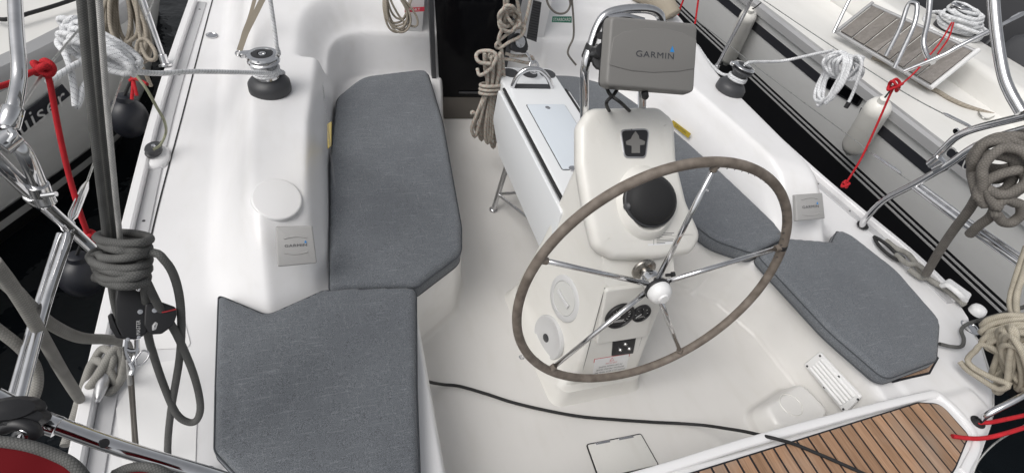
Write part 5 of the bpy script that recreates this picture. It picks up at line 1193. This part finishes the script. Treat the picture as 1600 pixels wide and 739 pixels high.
cp += [(232, 396, 1.11), (258, 408, 1.12), (275, 440, 1.16), (283, 490, 1.22), (281, 556, 1.28), (267, 642, 1.36), (262, 700, 1.42), (264, 760, 1.46)]
rope1('tackle_coil', 'dark grey rope coiled round the backstay, its tail hanging in a loop', [UC(cp), UC([(222, 425, 1.10), (229, 440, 1.13), (250, 482, 1.18), (275, 520, 1.23), (302, 583, 1.30), (313, 631, 1.36), (308, 655, 1.38), (294, 659, 1.38), (275, 645, 1.36), (256, 602, 1.31), (240, 555, 1.26), (231, 520, 1.22), (228, 470, 1.17), (224, 432, 1.11)])], 0.0172, 'ropegrey', 'rope', ns=12, sn=5)
bk = thing('backstay_block', 'black cam block hanging in the backstay tackle above the port cleat', 'block', tuple(U(215, 490, c=1.17)))
BN = -ray(215, 490).normalized()
def onb(px, py, d=0.0): return UP(px, py, U(215, 490, c=1.18), BN) + BN * d
def bplate(name, px, d, h, m, rr=0.006, par=None): return prism(name, round_poly([onb(a, b, d) for a, b in px], rr), BN, h, m, par or bk, r=0.004)
bplate('cheek_plate', [(184, 440), (204, 438), (222, 446), (232, 468), (236, 500), (228, 522), (212, 530), (192, 528), (181, 505), (180, 470)], 0.004, 0.022, 'black', 0.012)
bplate('side_frame', [(168, 492), (176, 488), (190, 520), (200, 530), (182, 528), (172, 512)], -0.012, 0.020, 'black', 0.008)
bplate('cam_arm', [(226, 472), (252, 472), (274, 480), (275, 492), (270, 508), (252, 521), (234, 522), (224, 508)], 0.000, 0.030, 'black', 0.010)
mb = MB(); mb.add(tube_vf([onb(252, 488, .032), onb(262, 486, .033), onb(274, 483, .032)], 0.0016, 6)[:2]); mb.build('red_mark', 'redink', bk)
bplate('cam_opening', [(237, 508), (242, 502), (246, 505), (243, 514), (237, 516)], 0.0302, 0.001, 'palegrey', 0.002)
for px, py, r in ((219, 487, .0055), (241, 485, .0055), (217, 526, .004), (200, 529, .004)): lathe('block_pin', [(r, 0), (r * .9, .002), (.001, .0025)], onb(px, py, 0.0265 if px < 230 else 0.0305), 'steel', bk, BN, 14)
text('lettering', 'MASTER', onb(216, 511, 0.0262), onb(216, 500) - onb(216, 520), onb(210, 511) - onb(220, 511), 0.010, 'whiteink', bk, fit=0.030, thick=0.0006)
tubes('split_ring', [UC([(209, 446, 1.12), (216, 454, 1.12), (219, 446, 1.12), (213, 440, 1.12), (209, 446, 1.12)])], 0.0022, 'steel', bk)
shk = MB()
for a in (((197, 530), (196, 545), (200, 560), (208, 567)), ((214, 530), (214, 548), (210, 560), (205, 567)), ((196, 545), (206, 548), (218, 545)), ((203, 566), (207, 575), (204, 585))): shk.add(tube_vf(catmull([onb(p, q, 0.008) for p, q in a], 5), 0.0052, 8)[:2])
shk.build('shackle', 'steel', bk)
tubes('split_ring', [[onb(p, q, 0.012) for p, q in ((212, 560), (222, 548), (231, 549), (232, 556), (224, 566), (214, 570), (212, 560))]], 0.002, 'steel', bk)

# ================================================================== PORT QUARTER: CLEAT AND MOORING LINES
clz = height(-1.62, 0.05)
ct = thing('mooring_cleat', 'pale metal cleat on the port quarter wrapped in grey mooring rope', 'cleat', tuple(U(160, 590, z=clz)), 'mooring cleats')
c0, c1 = U(152, 628, z=clz + 0.045), U(177, 540, z=clz + 0.045); mid = c0.lerp(c1, .5)
v, f, uv = tube_vf(catmull([c0, c0.lerp(c1, .3), c0.lerp(c1, .7), c1], 5), [0.006, 0.009, 0.012, 0.014, 0.016, 0.017, 0.017, 0.016, 0.017, 0.017, 0.016, 0.014, 0.012, 0.009, 0.007, 0.006], 14); mesh('horn', v, f, 'alu', ct)
for t in (.38, .62): lathe('base', [(0.024, -0.005), (0.018, 0.01), (0.013, 0.04)], Vector((c0.lerp(c1, t).x, c0.lerp(c1, t).y, clz)), 'alu', ct, ns=16)
rope1('mooring_rope', 'grey mooring rope made fast round the port cleat and led in from the left edge', [UC([(-12, 424, .92), (22, 453, .97), (43, 475, 1.0), (81, 507, 1.08), (124, 527, 1.17), (165, 530, 1.27), (190, 534, 1.36), (200, 548, 1.42)]) + [U(190, 590, z=clz + .05), U(172, 612, z=clz + .02), U(162, 600, z=clz + .03), U(176, 560, z=clz + .075), U(160, 545, z=clz + .07), U(142, 575, z=clz + .03), U(137, 605, z=clz + .02), U(150, 590, z=clz + .06), U(180, 545, z=clz + .085), U(190, 570, z=clz + .05), U(184, 600, z=clz + .02), U(168, 575, z=clz + .06), U(146, 565, z=clz + .06), U(128, 612, z=clz + .015), U(115, 655, z=clz + .012), U(101, 696, z=clz + .012)]], 0.0235, 'ropemoor', group='mooring ropes', ns=12)
rope1('mooring_rope', 'grey mooring rope crossing the port stern rail, ending beside the cleat', [UC([(-12, 408, .83), (20, 450, .90), (54, 505, .98), (97, 580, 1.12), (123, 621, 1.25)]) + [U(124, 622, z=clz + 0.012)]], 0.0215, 'ropemoor', group='mooring ropes', ns=12)
rope1('mooring_rope', 'loop of grey rope hanging at the left edge behind the steel stern rail', [UC([(-10, 510, .98), (32, 543, 1.02), (54, 572, 1.05), (58, 600, 1.06), (48, 630, 1.05), (25, 655, 1.0)])], 0.0200, 'ropemoor', group='mooring ropes', ns=12)
# red lashing with its knots
def knot(c, r, d, seed, n=16, m='ropered'):
    """an overhand knot: three crossed turns round the standing part"""
    rn = random.Random(seed); pts = []
    for k in range(n * 3):
        a = 2 * math.pi * k / n; t = k / (n * 3)
        pts.append(Vector(c) + Vector((math.cos(2 * a / 2) * (r * (1 + .25 * math.cos(1.5 * a))), math.sin(a) * r * .8, math.sin(1.5 * a) * r * .8 + rn.uniform(-.1, .1) * r)))
    return pts
def lashing(label, tail, kc_, kr, down, endk, ekr, d):
    t = thing('red_lashing', label, 'lashing', tuple(kc_), 'red lashings')
    tubes('cord', [tail + [kc_] if tail else [kc_, kc_.lerp(down[0], .5)], [kc_] + down + [endk]], d * 0.42, 'ropered', t, ns=10)
    tubes('knot', [knot(kc_, kr, d, 3)], d / 2, 'ropered', t, ns=9, smoothn=3)
    if ekr: tubes('knot', [knot(endk, ekr, d, 9)], d / 2, 'ropered', t, ns=9, smoothn=3)
    return t
lashing('red rope tied in knots between the port guard wire and the stern rail', UC([(-5, 137, 1.06), (22, 128, 1.09), (45, 115, 1.11)]), U(68, 107, c=1.13), 0.0125, UC([(77, 126, 1.14), (92, 205, 1.18), (108, 275, 1.22), (126, 335, 1.26)]), U(139, 370, c=1.3), 0.010, 0.0140)
lashing('red cord knotted on the starboard guard wire and pulled down to the toe rail', None, U(1398, 134, x=1.70), 0.028, [U(1389, 152, x=1.70), U(1376, 182, x=1.70), U(1347, 245, x=1.69)], U(1321, 288, x=1.68), 0.016, 0.0135)
rl = rope1('red_lashing', 'short red cord ends hanging below the coiled white rope on the port rail', [UC([(206, 118, 2.05), (208, 130, 2.05), (206, 156, 2.05)]), UC([(207, 120, 2.05), (211, 138, 2.04), (214, 150, 2.04)]), UC([(203, 126, 2.05), (214, 124, 2.03), (230, 132, 2.0)])], 0.012, 'ropered', 'lashing', 'red lashings')
rope1('red_lashing', 'short red cord beside the beige rope hank at the top left', [UC([(203, -8, 2.3), (212, 12, 2.3), (221, 38, 2.3)])], 0.014, 'ropered', 'lashing', 'red lashings')
rope1('red_lashing', 'thin red cord at the top, above and right of the large GARMIN cover', [[U(1070, -6, x=1.7), U(1059, 24, x=1.7)]], 0.014, 'ropered', 'lashing', 'red lashings', sn=2)
rope1('red_lashing', 'second thin red cord at the top, nearer the slim white fender', [[U(1092, -6, x=1.7), U(1086, 38, x=1.7)]], 0.014, 'ropered', 'lashing', 'red lashings', sn=2)
rope1('red_line', 'red line running from the dark hole in the starboard quarter to the right edge', [[U(1527, 661, z=0.34), U(1550, 659, z=0.36), U(1575, 654, z=0.38), U(1612, 646, z=0.40)]], 0.017, 'ropered', 'rope', 'red stern lines')
rope1('red_line', 'red line lying over the end of the teak seat and leaving at the right edge', [[U(1488, 681, z=0.362), U(1512, 684, z=0.362), U(1538, 684, z=0.362), U(1570, 677, z=0.40), U(1612, 664, z=0.42)]], 0.017, 'ropered', 'rope', 'red stern lines')
rope1('stern_wire', 'thin pale wire curving down outside the starboard quarter in the bottom right corner', [[U(1518, 745, z=0.20), U(1530, 718, z=0.24), U(1560, 688, z=0.3), U(1605, 662, z=0.36)]], 0.008, 'wire', 'wire')

# ================================================================== PORT RAIL: COILED SHEETS
rn = random.Random(11); lp_ = []
def ell(cx, cy, ax_, ay, ang, c, n=12, a0=0, cj=0.04):
    ca, sa = math.cos(math.radians(ang)), math.sin(math.radians(ang)); out = []
    for k in range(n):
        a = math.radians(a0) + 2 * math.pi * k / n; x, y = ax_ * math.cos(a), ay * math.sin(a)
        out.append((cx + x * ca - y * sa, cy + x * sa + y * ca, c + cj * math.sin(a + 1) + rn.uniform(-.012, .012)))
    return out
for i in range(8):
    lp_ += ell(155 + rn.uniform(-5, 5), 74 + i * 4.2 - 12 + rn.uniform(-2, 2), 62 + rn.uniform(-9, 9), 11 + rn.uniform(-3, 4), 27 + rn.uniform(-5, 5), 1.62 - .012 * i, a0=rn.uniform(0, 40))
lp_ += ell(118, 42, 16, 13, 10, 1.6) + ell(128, 50, 18, 14, 30, 1.58)
lp_ += [(100, 58, 1.58), (90, 68, 1.55), (99, 80, 1.53), (108, 100, 1.52), (115, 135, 1.52), (118, 166, 1.52), (124, 158, 1.53), (130, 138, 1.54), (143, 120, 1.56), (152, 104, 1.58), (150, 122, 1.57), (153, 131, 1.57), (160, 122, 1.58), (166, 100, 1.6), (150, 92, 1.58), (128, 97, 1.54), (103, 111, 1.5), (74, 130, 1.46)]
cw_pts = [WC + frame(WAX) @ Vector((0.050 * math.cos(a), 0.050 * math.sin(a), 0.078 + 0.013 * a / (2 * math.pi))) for a in [2 * math.pi * k / 14 for k in range(0, 36)]]
l2 = UC([(205, 112, 1.62)]) + [U(250, 115, c=1.75), U(310, 112, c=1.90)] + cw_pts
up_ = [cw_pts[-1], WC + frame(WAX) @ Vector((0.055, 0.02, 0.145))] + [U(432, 72, z=0.80), U(428, 40, z=0.88), U(421, -8, z=1.0)]
rope1('sheet_rope', 'white flecked rope coiled on the port rail and led round the chrome topped winch', [UC(lp_), l2, up_], 0.0172, 'ropewhite', 'rope', 'coiled ropes', ns=9, sn=4)
hk = coil_hank(U(188, -30, c=2.15), U(196, 80, c=2.15) - U(188, -30, c=2.15), (1, 0.3, 0), 0.28, 0.135, 13, 21, 0.7, 0.12)
hk2 = [U(212, -5, c=2.1), U(217, 40, c=2.1), U(222, 75, c=2.08), U(232, 93, c=2.06), U(243, 92, c=2.06), U(241, 78, c=2.07), U(228, 62, c=2.08), U(216, 66, c=2.08), U(214, 90, c=2.08), U(226, 112, c=2.1), U(236, 135, c=2.14)]
rope1('rope_hank', 'beige black flecked rope hank hanging on the port rail at the top left', [hk, hk2], 0.0145, 'ropebeige', 'rope', 'hanging rope hanks', sn=3)
rope1('reefing_line', 'thin yellow grey line curving down to the black turning block on the port rail', [UC([(208, 112, 1.95)]) + [U(228, 138, c=1.95), U(245, 168, c=2.0), U(257, 190, c=2.1), U(259, 208, z=.42), U(251, 226, z=.40), U(240, 234, z=.40)]], 0.0105, 'ropeyel', 'rope')
# dark round fenders between the boats
def ball(label, px, py, c, r):
    p = U(px, py, c=c); t = thing('fender', label, 'fender', tuple(p), 'fenders between the boats'); a = Vector((0.1, 0.1, 1))
    lathe('fender_body', [(r * math.sin(math.pi * k / 14) * (1.0 if k > 5 else 0.98), -r * 1.15 * math.cos(math.pi * k / 14)) for k in range(15)] , p, 'fenderdark', t, a, 28)
    lathe('fender_cap', [(r * .42, r * .98), (r * .40, r * 1.3), (r * .3, r * 1.36), (0.001, r * 1.36)], p, 'fenderdark', t, a, 20)
    tubes('fender_line', [[p + a.normalized() * r * 1.3, p + a.normalized() * r * 2.6 + Vector((0.05, 0, 0))]], 0.007, 'blackr', t, ns=6, catm=False)
ball('dark blue round fender hanging outside the port rail below the coiled ropes', 200, 184, 2.5, 0.082)
ball('dark round fender floating low outside the port rail near the grey rope coil', 128, 430, 2.3, 0.085)
# beige strap with steel ring by the port winch
def ribbon(name, pts, wv, m, par=None, th=0.002):
    pp = catmull(pts, 6); rings = []
    for i, p in enumerate(pp):
        t = (pp[min(i + 1, len(pp) - 1)] - pp[max(i - 1, 0)]).normalized(); n = (CP - p).normalized(); s = t.cross(n).normalized() * wv / 2; k = n * th
        rings.append([p - s, p + s, p + s + k, p - s + k])
    v, f = loft_vf(rings); return mesh(name, v, f, m, par, True, 40)
stp = thing('canvas_strap', 'beige canvas strap with a steel end ring hanging behind the port winch', 'strap', tuple(U(374, 85, z=0.66)))
ribbon('webbing', [U(414, -8, c=2.55), U(396, 28, c=2.55), U(384, 52, c=2.5), U(374, 80, z=0.66)], 0.024, 'strap', stp)
ribbon('webbing', [U(400, -8, c=2.6), U(390, 28, c=2.58), U(381, 52, c=2.54), U(376, 72, c=2.5)], 0.016, 'strap', stp)
rc = U(373, 84, z=0.66); tubes('end_ring', [[rc + Vector((0.012 * math.cos(a), 0.02 * math.sin(a), 0)) for a in [2 * math.pi * k / 12 for k in range(13)]]], 0.004, 'steel', stp)
cvp = [U(410, -14, c=2.7), U(470, -14, c=2.7), U(440, 2, c=2.65), U(402, 14, c=2.6)]
# folded canvas on the cabin top
fc_ = thing('folded_canvas', 'roll of beige canvas on the cabin top above the pedestal guard rail', 'canvas roll', tuple(U(1035, 10, y=2.15)))
rr_ = [U(990, -14, y=2.25), U(1022, -4, y=2.15), U(1040, 8, y=2.05), U(1050, 26, y=1.98)]
v, f, uv = tube_vf(catmull(rr_, 6), 0.062, 16); mesh('cloth', v, f, 'strap', fc_)

# ================================================================== COMPANIONWAY: MAINSHEET, HALYARD TAILS
YH = 1.36
bl = thing('mainsheet_block', 'black mainsheet block shackled to the steel handle of the cockpit table', 'block', tuple(U(815, 78, y=1.40)))
BN = Vector((0.25, -0.8, 0.5)).normalized()
def onm(px, py, d=0.0): return UP(px, py, Vector((0.02, 1.40, 0.80)), BN) + BN * d
prism('cheek_plate', round_poly([onm(*p) for p in ((794, 62), (806, 52), (818, 58), (822, 74), (818, 83), (806, 82), (795, 78))], 0.012), BN, 0.022, 'black', bl, r=0.004)
prism('side_frame', round_poly([onm(a, b, -0.012) for a, b in ((812, 66), (822, 62), (824, 78), (818, 84), (810, 78))], 0.008), BN, 0.020, 'black', bl, r=0.003)
lathe('sheave', [(0.030, 0), (0.030, 0.006), (0.022, 0.004), (0.018, 0.008), (0.008, 0.009), (0.001, 0.007)], onm(808, 66, 0.022), 'alu', bl, BN, 12)
tubes('shackle', [[onm(821, 82), onm(826, 88), onm(829, 95), onm(833, 100)], [onm(827, 104), onm(830, 97), onm(838, 98), onm(841, 107), onm(836, 114), onm(830, 112), onm(827, 104)]], 0.007, 'steel', bl)
h = []
for i, (bx, cx2, ym) in enumerate([(737, 747, 214), (752, 742, 208), (748, 757, 219), (764, 755, 214), (758, 766, 224), (774, 765, 216), (767, 774, 231), (779, 771, 222), (762, 770, 221), (755, 750, 212)]):
    y_ = YH - 0.035 + 0.022 * (i % 4); tx = 757 + 2.6 * i; ty = 84 + (i % 3) * 3
    h += [U(tx, ty, y=y_), U(tx + 1, 108, y=y_), U(761 + 1.7 * i, 134, y=y_ + .01), U((bx * 2 + 769) / 3, 172, y=y_), U(bx, ym - 14, y=y_), U((bx + cx2) / 2, ym, y=y_), U(cx2, ym - 14, y=y_), U((cx2 * 2 + 769) / 3, 172, y=y_), U(762 + 1.7 * i, 134, y=y_ - .01), U(tx + 3, 106, y=y_)]
wr = []
for k in range(30):
    a = 2 * math.pi * k / 11; cxp, cyp = 770 - k * 0.05, 130 + k * 0.55
    wr.append(U(cxp + 19 * math.cos(a), cyp + 4 * math.sin(a), y=YH - 0.055 * math.sin(a) - 0.01))
hl = [U(766, 100, y=YH - .06), U(750, 98, y=YH - .05), U(744, 90, y=YH - .03), U(748, 82, y=YH), U(765, 80, y=YH - .03), U(776, 88, y=YH - .05), U(766, 108, y=YH - .06), U(750, 118, y=YH - .04), U(746, 108, y=YH)]
tl = [U(760, 150, y=YH - .05), U(750, 172, y=YH - .03), U(744, 178, y=YH - .03), U(738, 175, y=YH - .03), U(737, 178, y=YH - .03)]
st_ = [U(786, 215, y=YH), U(788, 140, y=YH - .02), U(784, 80, y=YH), U(779, 62, y=YH), U(788, 36, y=YH), U(794, -8, y=YH)]
rope1('mainsheet_hank', 'beige rope hank with orange flecks hanging in front of the smoked companionway', [h, wr, hl, tl, st_], 0.0190, 'ropeorange', 'rope', 'hanging rope hanks', sn=3)
kn = []
for i in range(5): kn += [U(796 + 14 * math.cos(a) + rn.uniform(-3, 3), 22 + i * 4 + 13 * math.sin(a) + rn.uniform(-3, 3), y=YH + .03 * math.sin(a + i)) for a in [2 * math.pi * k / 9 for k in range(9)]]
ms = [U(788, -8, y=YH), U(790, 20, y=YH), U(798, 34, y=YH - .03), U(808, 44, y=YH), U(820, 42, y=YH), U(815, 56, y=YH - .02), U(796, 66, y=YH - .02), U(780, 76, y=YH), U(775, 70, y=YH), U(790, 56, y=YH), U(806, 46, y=YH)]
m2 = [U(806, -8, y=YH + .06), U(812, 20, y=YH + .06), U(816, 48, y=YH + .04)]; m3 = [U(831, -8, y=YH + .08), U(822, 30, y=YH + .06), U(812, 62, y=YH + .05)]
m4 = [U(790, 84, y=YH), U(805, 88, y=YH), U(828, 88, y=YH), U(833, 95, y=YH), U(825, 99, y=YH), U(800, 94, y=YH), U(784, 92, y=YH)]
rope1('mainsheet_rope', 'knotted beige mainsheet running up from the black block above the table', [kn, ms, m2, m3, m4], 0.0165, 'ropeorange', 'rope', sn=3)
h = coil_hank(U(606, -18, y=1.87), U(632, 32, y=1.84) - U(606, -18, y=1.87), (1, 0, 0), 0.20, 0.14, 8, 31, 0.3, 0.15)
rope1('halyard_coil', 'grey beige line coiled against the cabin wall beside the red PORT sign', [h, [U(645, -6, y=1.88), U(636, 18, y=1.84), U(630, 30, y=1.84)]], 0.0115, 'ropebeige', 'rope', 'coiled ropes', sn=3)
rope1('halyard_tail', 'grey line hanging in a loop above the green STARBOARD sign, frayed end down', [[U(852, -8, y=1.88), U(858, 10, y=1.86), U(870, 21, y=1.85), U(884, 20, y=1.86), U(891, 8, y=1.87), U(888, -8, y=1.88)], [U(893, -8, y=1.88), U(896, 30, y=1.86), U(896, 58, y=1.85), U(889, 75, y=1.83), U(888, 86, y=1.82), U(900, 102, y=1.80)]], 0.0125, 'ropetaupe', 'rope')

# ================================================================== STARBOARD RAIL: COILS AND LINES
SA = frame(SAX)
sw_pts = [SCN + SA @ Vector((0.049 * math.cos(a), 0.049 * math.sin(a), 0.080 + 0.012 * a / (2 * math.pi))) for a in [2 * math.pi * k / 14 for k in range(4, 30)]]
s1_ = [U(1090, 72, z=0.50), U(1108, 98, z=0.56), U(1128, 116, z=0.63)] + sw_pts + [SCN + SA @ Vector((0.066, 0.01, 0.15)), U(1168, 98, z=.80), U(1220, 96, x=1.62), U(1268, 86, x=1.70), U(1302, 79, x=1.70)]
rn = random.Random(5); X0 = 1.71
def SU(l): return [U(a, b, x=X0 + c) for a, b, c in l]
cl_ = []
for i in range(5): cl_ += [(1318 + 22 * math.cos(a) + rn.uniform(-2, 2) + 5 * i - 10, 101 + 19 * math.sin(a) + rn.uniform(-2, 2) + i * 1.5, 0.07 * math.sin(a + 1) + rn.uniform(-.02, .02)) for a in [2 * math.pi * k / 10 for k in range(10)]]
for i in range(5):
    an = math.radians(118 + rn.uniform(-10, 10)); L_ = 40 + rn.uniform(-6, 5); W_ = 12 + rn.uniform(-3, 5); cx_, cy_ = 1301 + rn.uniform(-5, 5), 124 + rn.uniform(-5, 3)
    for k in range(11):
        a = 2 * math.pi * k / 11; x, y = L_ * math.cos(a), W_ * math.sin(a); cl_.append((cx_ + x * math.cos(an) - y * math.sin(an), cy_ + x * math.sin(an) + y * math.cos(an), -.05 + 0.04 * math.sin(a)))
cl_ += [(1330, 92, -.04), (1346, 96, -.03), (1341, 122, -.02), (1333, 145, 0), (1326, 160, 0)]
stb_coil = rope1('sheet_rope', 'white flecked rope coil hanging on the starboard guard wire, led from the black winch', [s1_, SU(cl_)], 0.0175, 'ropewhite', 'rope', 'coiled ropes', sn=4)
e_ = U(1325, 163, x=X0); lathe('whipped_end', [(0.012, -0.012), (0.013, 0.0), (0.012, 0.022), (0.001, 0.023)], e_, 'black', stb_coil, (-.1, -.1, -1), 12)
# grey coil on the stern rail
rn = random.Random(9); gc = []
def EL(cx, cy, a, b, ang, x, n=14, a0=0): 
    out = []
    for k in range(n):
        t = math.radians(a0) + 2 * math.pi * k / n; u, w_ = a * math.cos(t), b * math.sin(t); A_ = math.radians(ang)
        out.append(U(cx + u * math.cos(A_) - w_ * math.sin(A_) + rn.uniform(-2, 2), cy + u * math.sin(A_) + w_ * math.cos(A_) + rn.uniform(-2, 2), x=x + .05 * math.sin(t + 1)))
    return out
gc += EL(1568, 238, 46, 24, -12, 1.55, a0=180) + EL(1562, 250, 44, 30, -10, 1.52, a0=180) + EL(1560, 272, 42, 30, 15, 1.50, a0=180) + EL(1553, 262, 34, 40, 10, 1.47, a0=180) + EL(1565, 292, 42, 20, -25, 1.46, a0=180) + EL(1572, 268, 40, 34, -20, 1.44, a0=180)
gc += EL(1575, 330, 21, 17, 0, 1.50, a0=200)
gc += [U(a, b, x=x) for a, b, x in ((1556, 322, 1.5), (1548, 338, 1.5), (1530, 352, 1.52), (1515, 366, 1.55))]
gl2 = [U(1530, 300, x=1.50), U(1514, 328, x=1.52), U(1488, 362, x=1.58)] + [U(1466, 395, x=1.64), U(1447, 428, z=0.40)] 
rope1('rope_coil', 'thick taupe rope coiled on the starboard stern rail near the right edge', [gc, gl2], 0.039, 'ropetaupe', 'rope', 'coiled ropes', ns=11, sn=4)
# cream hank at the right edge
rn = random.Random(14); ch_ = []
for i in range(6): ch_ += EL(1578 + rn.uniform(-3, 6), 506 + i * 6, 40 + rn.uniform(-6, 5), 10 + rn.uniform(-2, 4), -10 + rn.uniform(-8, 8), 1.50, 12, rn.uniform(0, 60))
for i in range(7):
    ch_ += EL(1568 + i * 5.5, 556 + rn.uniform(-5, 7) + 3 * abs(i - 2), 46 + rn.uniform(-9, 8), 9 + rn.uniform(-3, 7), 100 - i * 9 + rn.uniform(-14, 14), 1.47 + rn.uniform(-.03, .03), 12, rn.uniform(0, 60))
ch_ += [U(a, b, x=1.45) for a, b in ((1545, 540), (1524, 548), (1512, 562), (1522, 575), (1550, 590), (1576, 600), (1560, 608), (1530, 590), (1512, 578), (1500, 565))]
cu_ = [U(1585, 500, x=1.5), U(1578, 470, x=1.55), U(1590, 425, x=1.58), U(1604, 385, x=1.6)]; cu2 = [U(1590, 505, x=1.5), U(1588, 465, x=1.55), U(1600, 425, x=1.58), U(1612, 385, x=1.6)]
rope1('rope_hank', 'cream rope hank tumbling over the starboard quarter at the right edge', [ch_, cu_, cu2], 0.0235, 'ropecream', 'rope', 'hanging rope hanks', ns=10, sn=3)
# lines and fittings along the starboard side deck
dz = lambda px, py, h: U(px, py, z=0.335 + h)
rope1('mooring_rope', 'grey beige rope lying along the starboard side deck behind the helm cushion', [[dz(1384, 376, .02), dz(1400, 388, .025), dz(1420, 398, .03), dz(1436, 420, .03), dz(1452, 436, .02), dz(1478, 452, .02), dz(1500, 470, .02), dz(1507, 477, .015)], [dz(1400, 398, .02), dz(1418, 412, .04), dz(1434, 414, .05), dz(1448, 428, .04), dz(1440, 434, .02), dz(1420, 420, .02)]], 0.028, 'ropemoor', group='mooring ropes', ns=10)
lp2 = rope1('black_loop', 'black rope loop lying on the starboard side deck by the foot of the stern rail', [[dz(1366, 370, .015), dz(1374, 374, .03), dz(1388, 384, .03), dz(1400, 396, .025), dz(1412, 404, .02), dz(1402, 406, .015), dz(1386, 396, .015), dz(1372, 382, .015), dz(1366, 370, .015)]], 0.018, 'blackr', 'rope')
rope1('thin_grey_line', 'thin dark grey line bent across the deck beside the starboard helm cushion', [[dz(1468, 537, .02), dz(1485, 541, .015), dz(1502, 541, .015), dz(1506, 530, .015), dz(1502, 516, .015), dz(1510, 507, .02), dz(1530, 500, .03), U(1560, 492, x=1.58), U(1605, 478, x=1.55)]], 0.0165, 'ropegrey', 'rope')
ck = thing('fairlead', 'white fairlead on the starboard rail beside the grey rope', 'fairlead', tuple(dz(1492, 458, .0)))
prism('base', round_poly([dz(1466, 448, .005), dz(1476, 440, .005), dz(1512, 466, .005), dz(1506, 476, .005)], 0.015), (0, 0, 1), 0.035, 'whitep', ck, r=0.01)
tubes('lip', [[dz(1472, 446, .03), dz(1482, 446, .06), dz(1500, 460, .06), dz(1508, 470, .03)]], 0.014, 'whitep', ck)
dl = lathe('deck_light', [(0.035, 0), (0.036, 0.02), (0.03, 0.035), (0.015, 0.042), (0.001, 0.043)], dz(1524, 488, .0), 'whitep', None, ns=20); tag(dl, 'small white dome fitting on the starboard deck beside the cream rope hank', 'deck fitting')
# cushion snap on the starboard cushion
sn_ = U(1101, 298, z=0.408); snp = lathe('cushion_eyelet', [(0.020, 0), (0.020, 0.003), (0.014, 0.005), (0.010, 0.003), (0.009, 0.0)], sn_, 'steel', None, ns=20, sx=1.1, sy=0.8)
for o in bpy.data.objects:
    if o.name.startswith('seat_cushion') and 'behind the white pedestal' in o.get('label', ''): snp.parent = o
# the black cable across the cockpit
cb = [U(652, 582, z=.30), U(664, 594, z=.20), U(690, 600, z=.03), U(718, 603, z=.012), U(760, 615, z=.012), U(800, 628, z=.012), U(850, 640, z=.012), U(905, 650, z=.012), U(960, 655, z=.012), U(1020, 659, z=.012), U(1060, 661, z=.02), U(1100, 664, z=.07), U(1135, 669, z=.16), U(1165, 674, z=.26), U(1195, 681, z=.345), U(1212, 685, z=.374), U(1240, 693, z=.364), U(1270, 705, z=.361), U(1310, 722, z=.361), U(1355, 742, z=.361), U(1400, 765, z=.36)]
rope1('power_cable', 'black cable lying across the cockpit floor and over the teak stern seat', [cb], 0.0125, 'blackr', 'cable', ns=10)
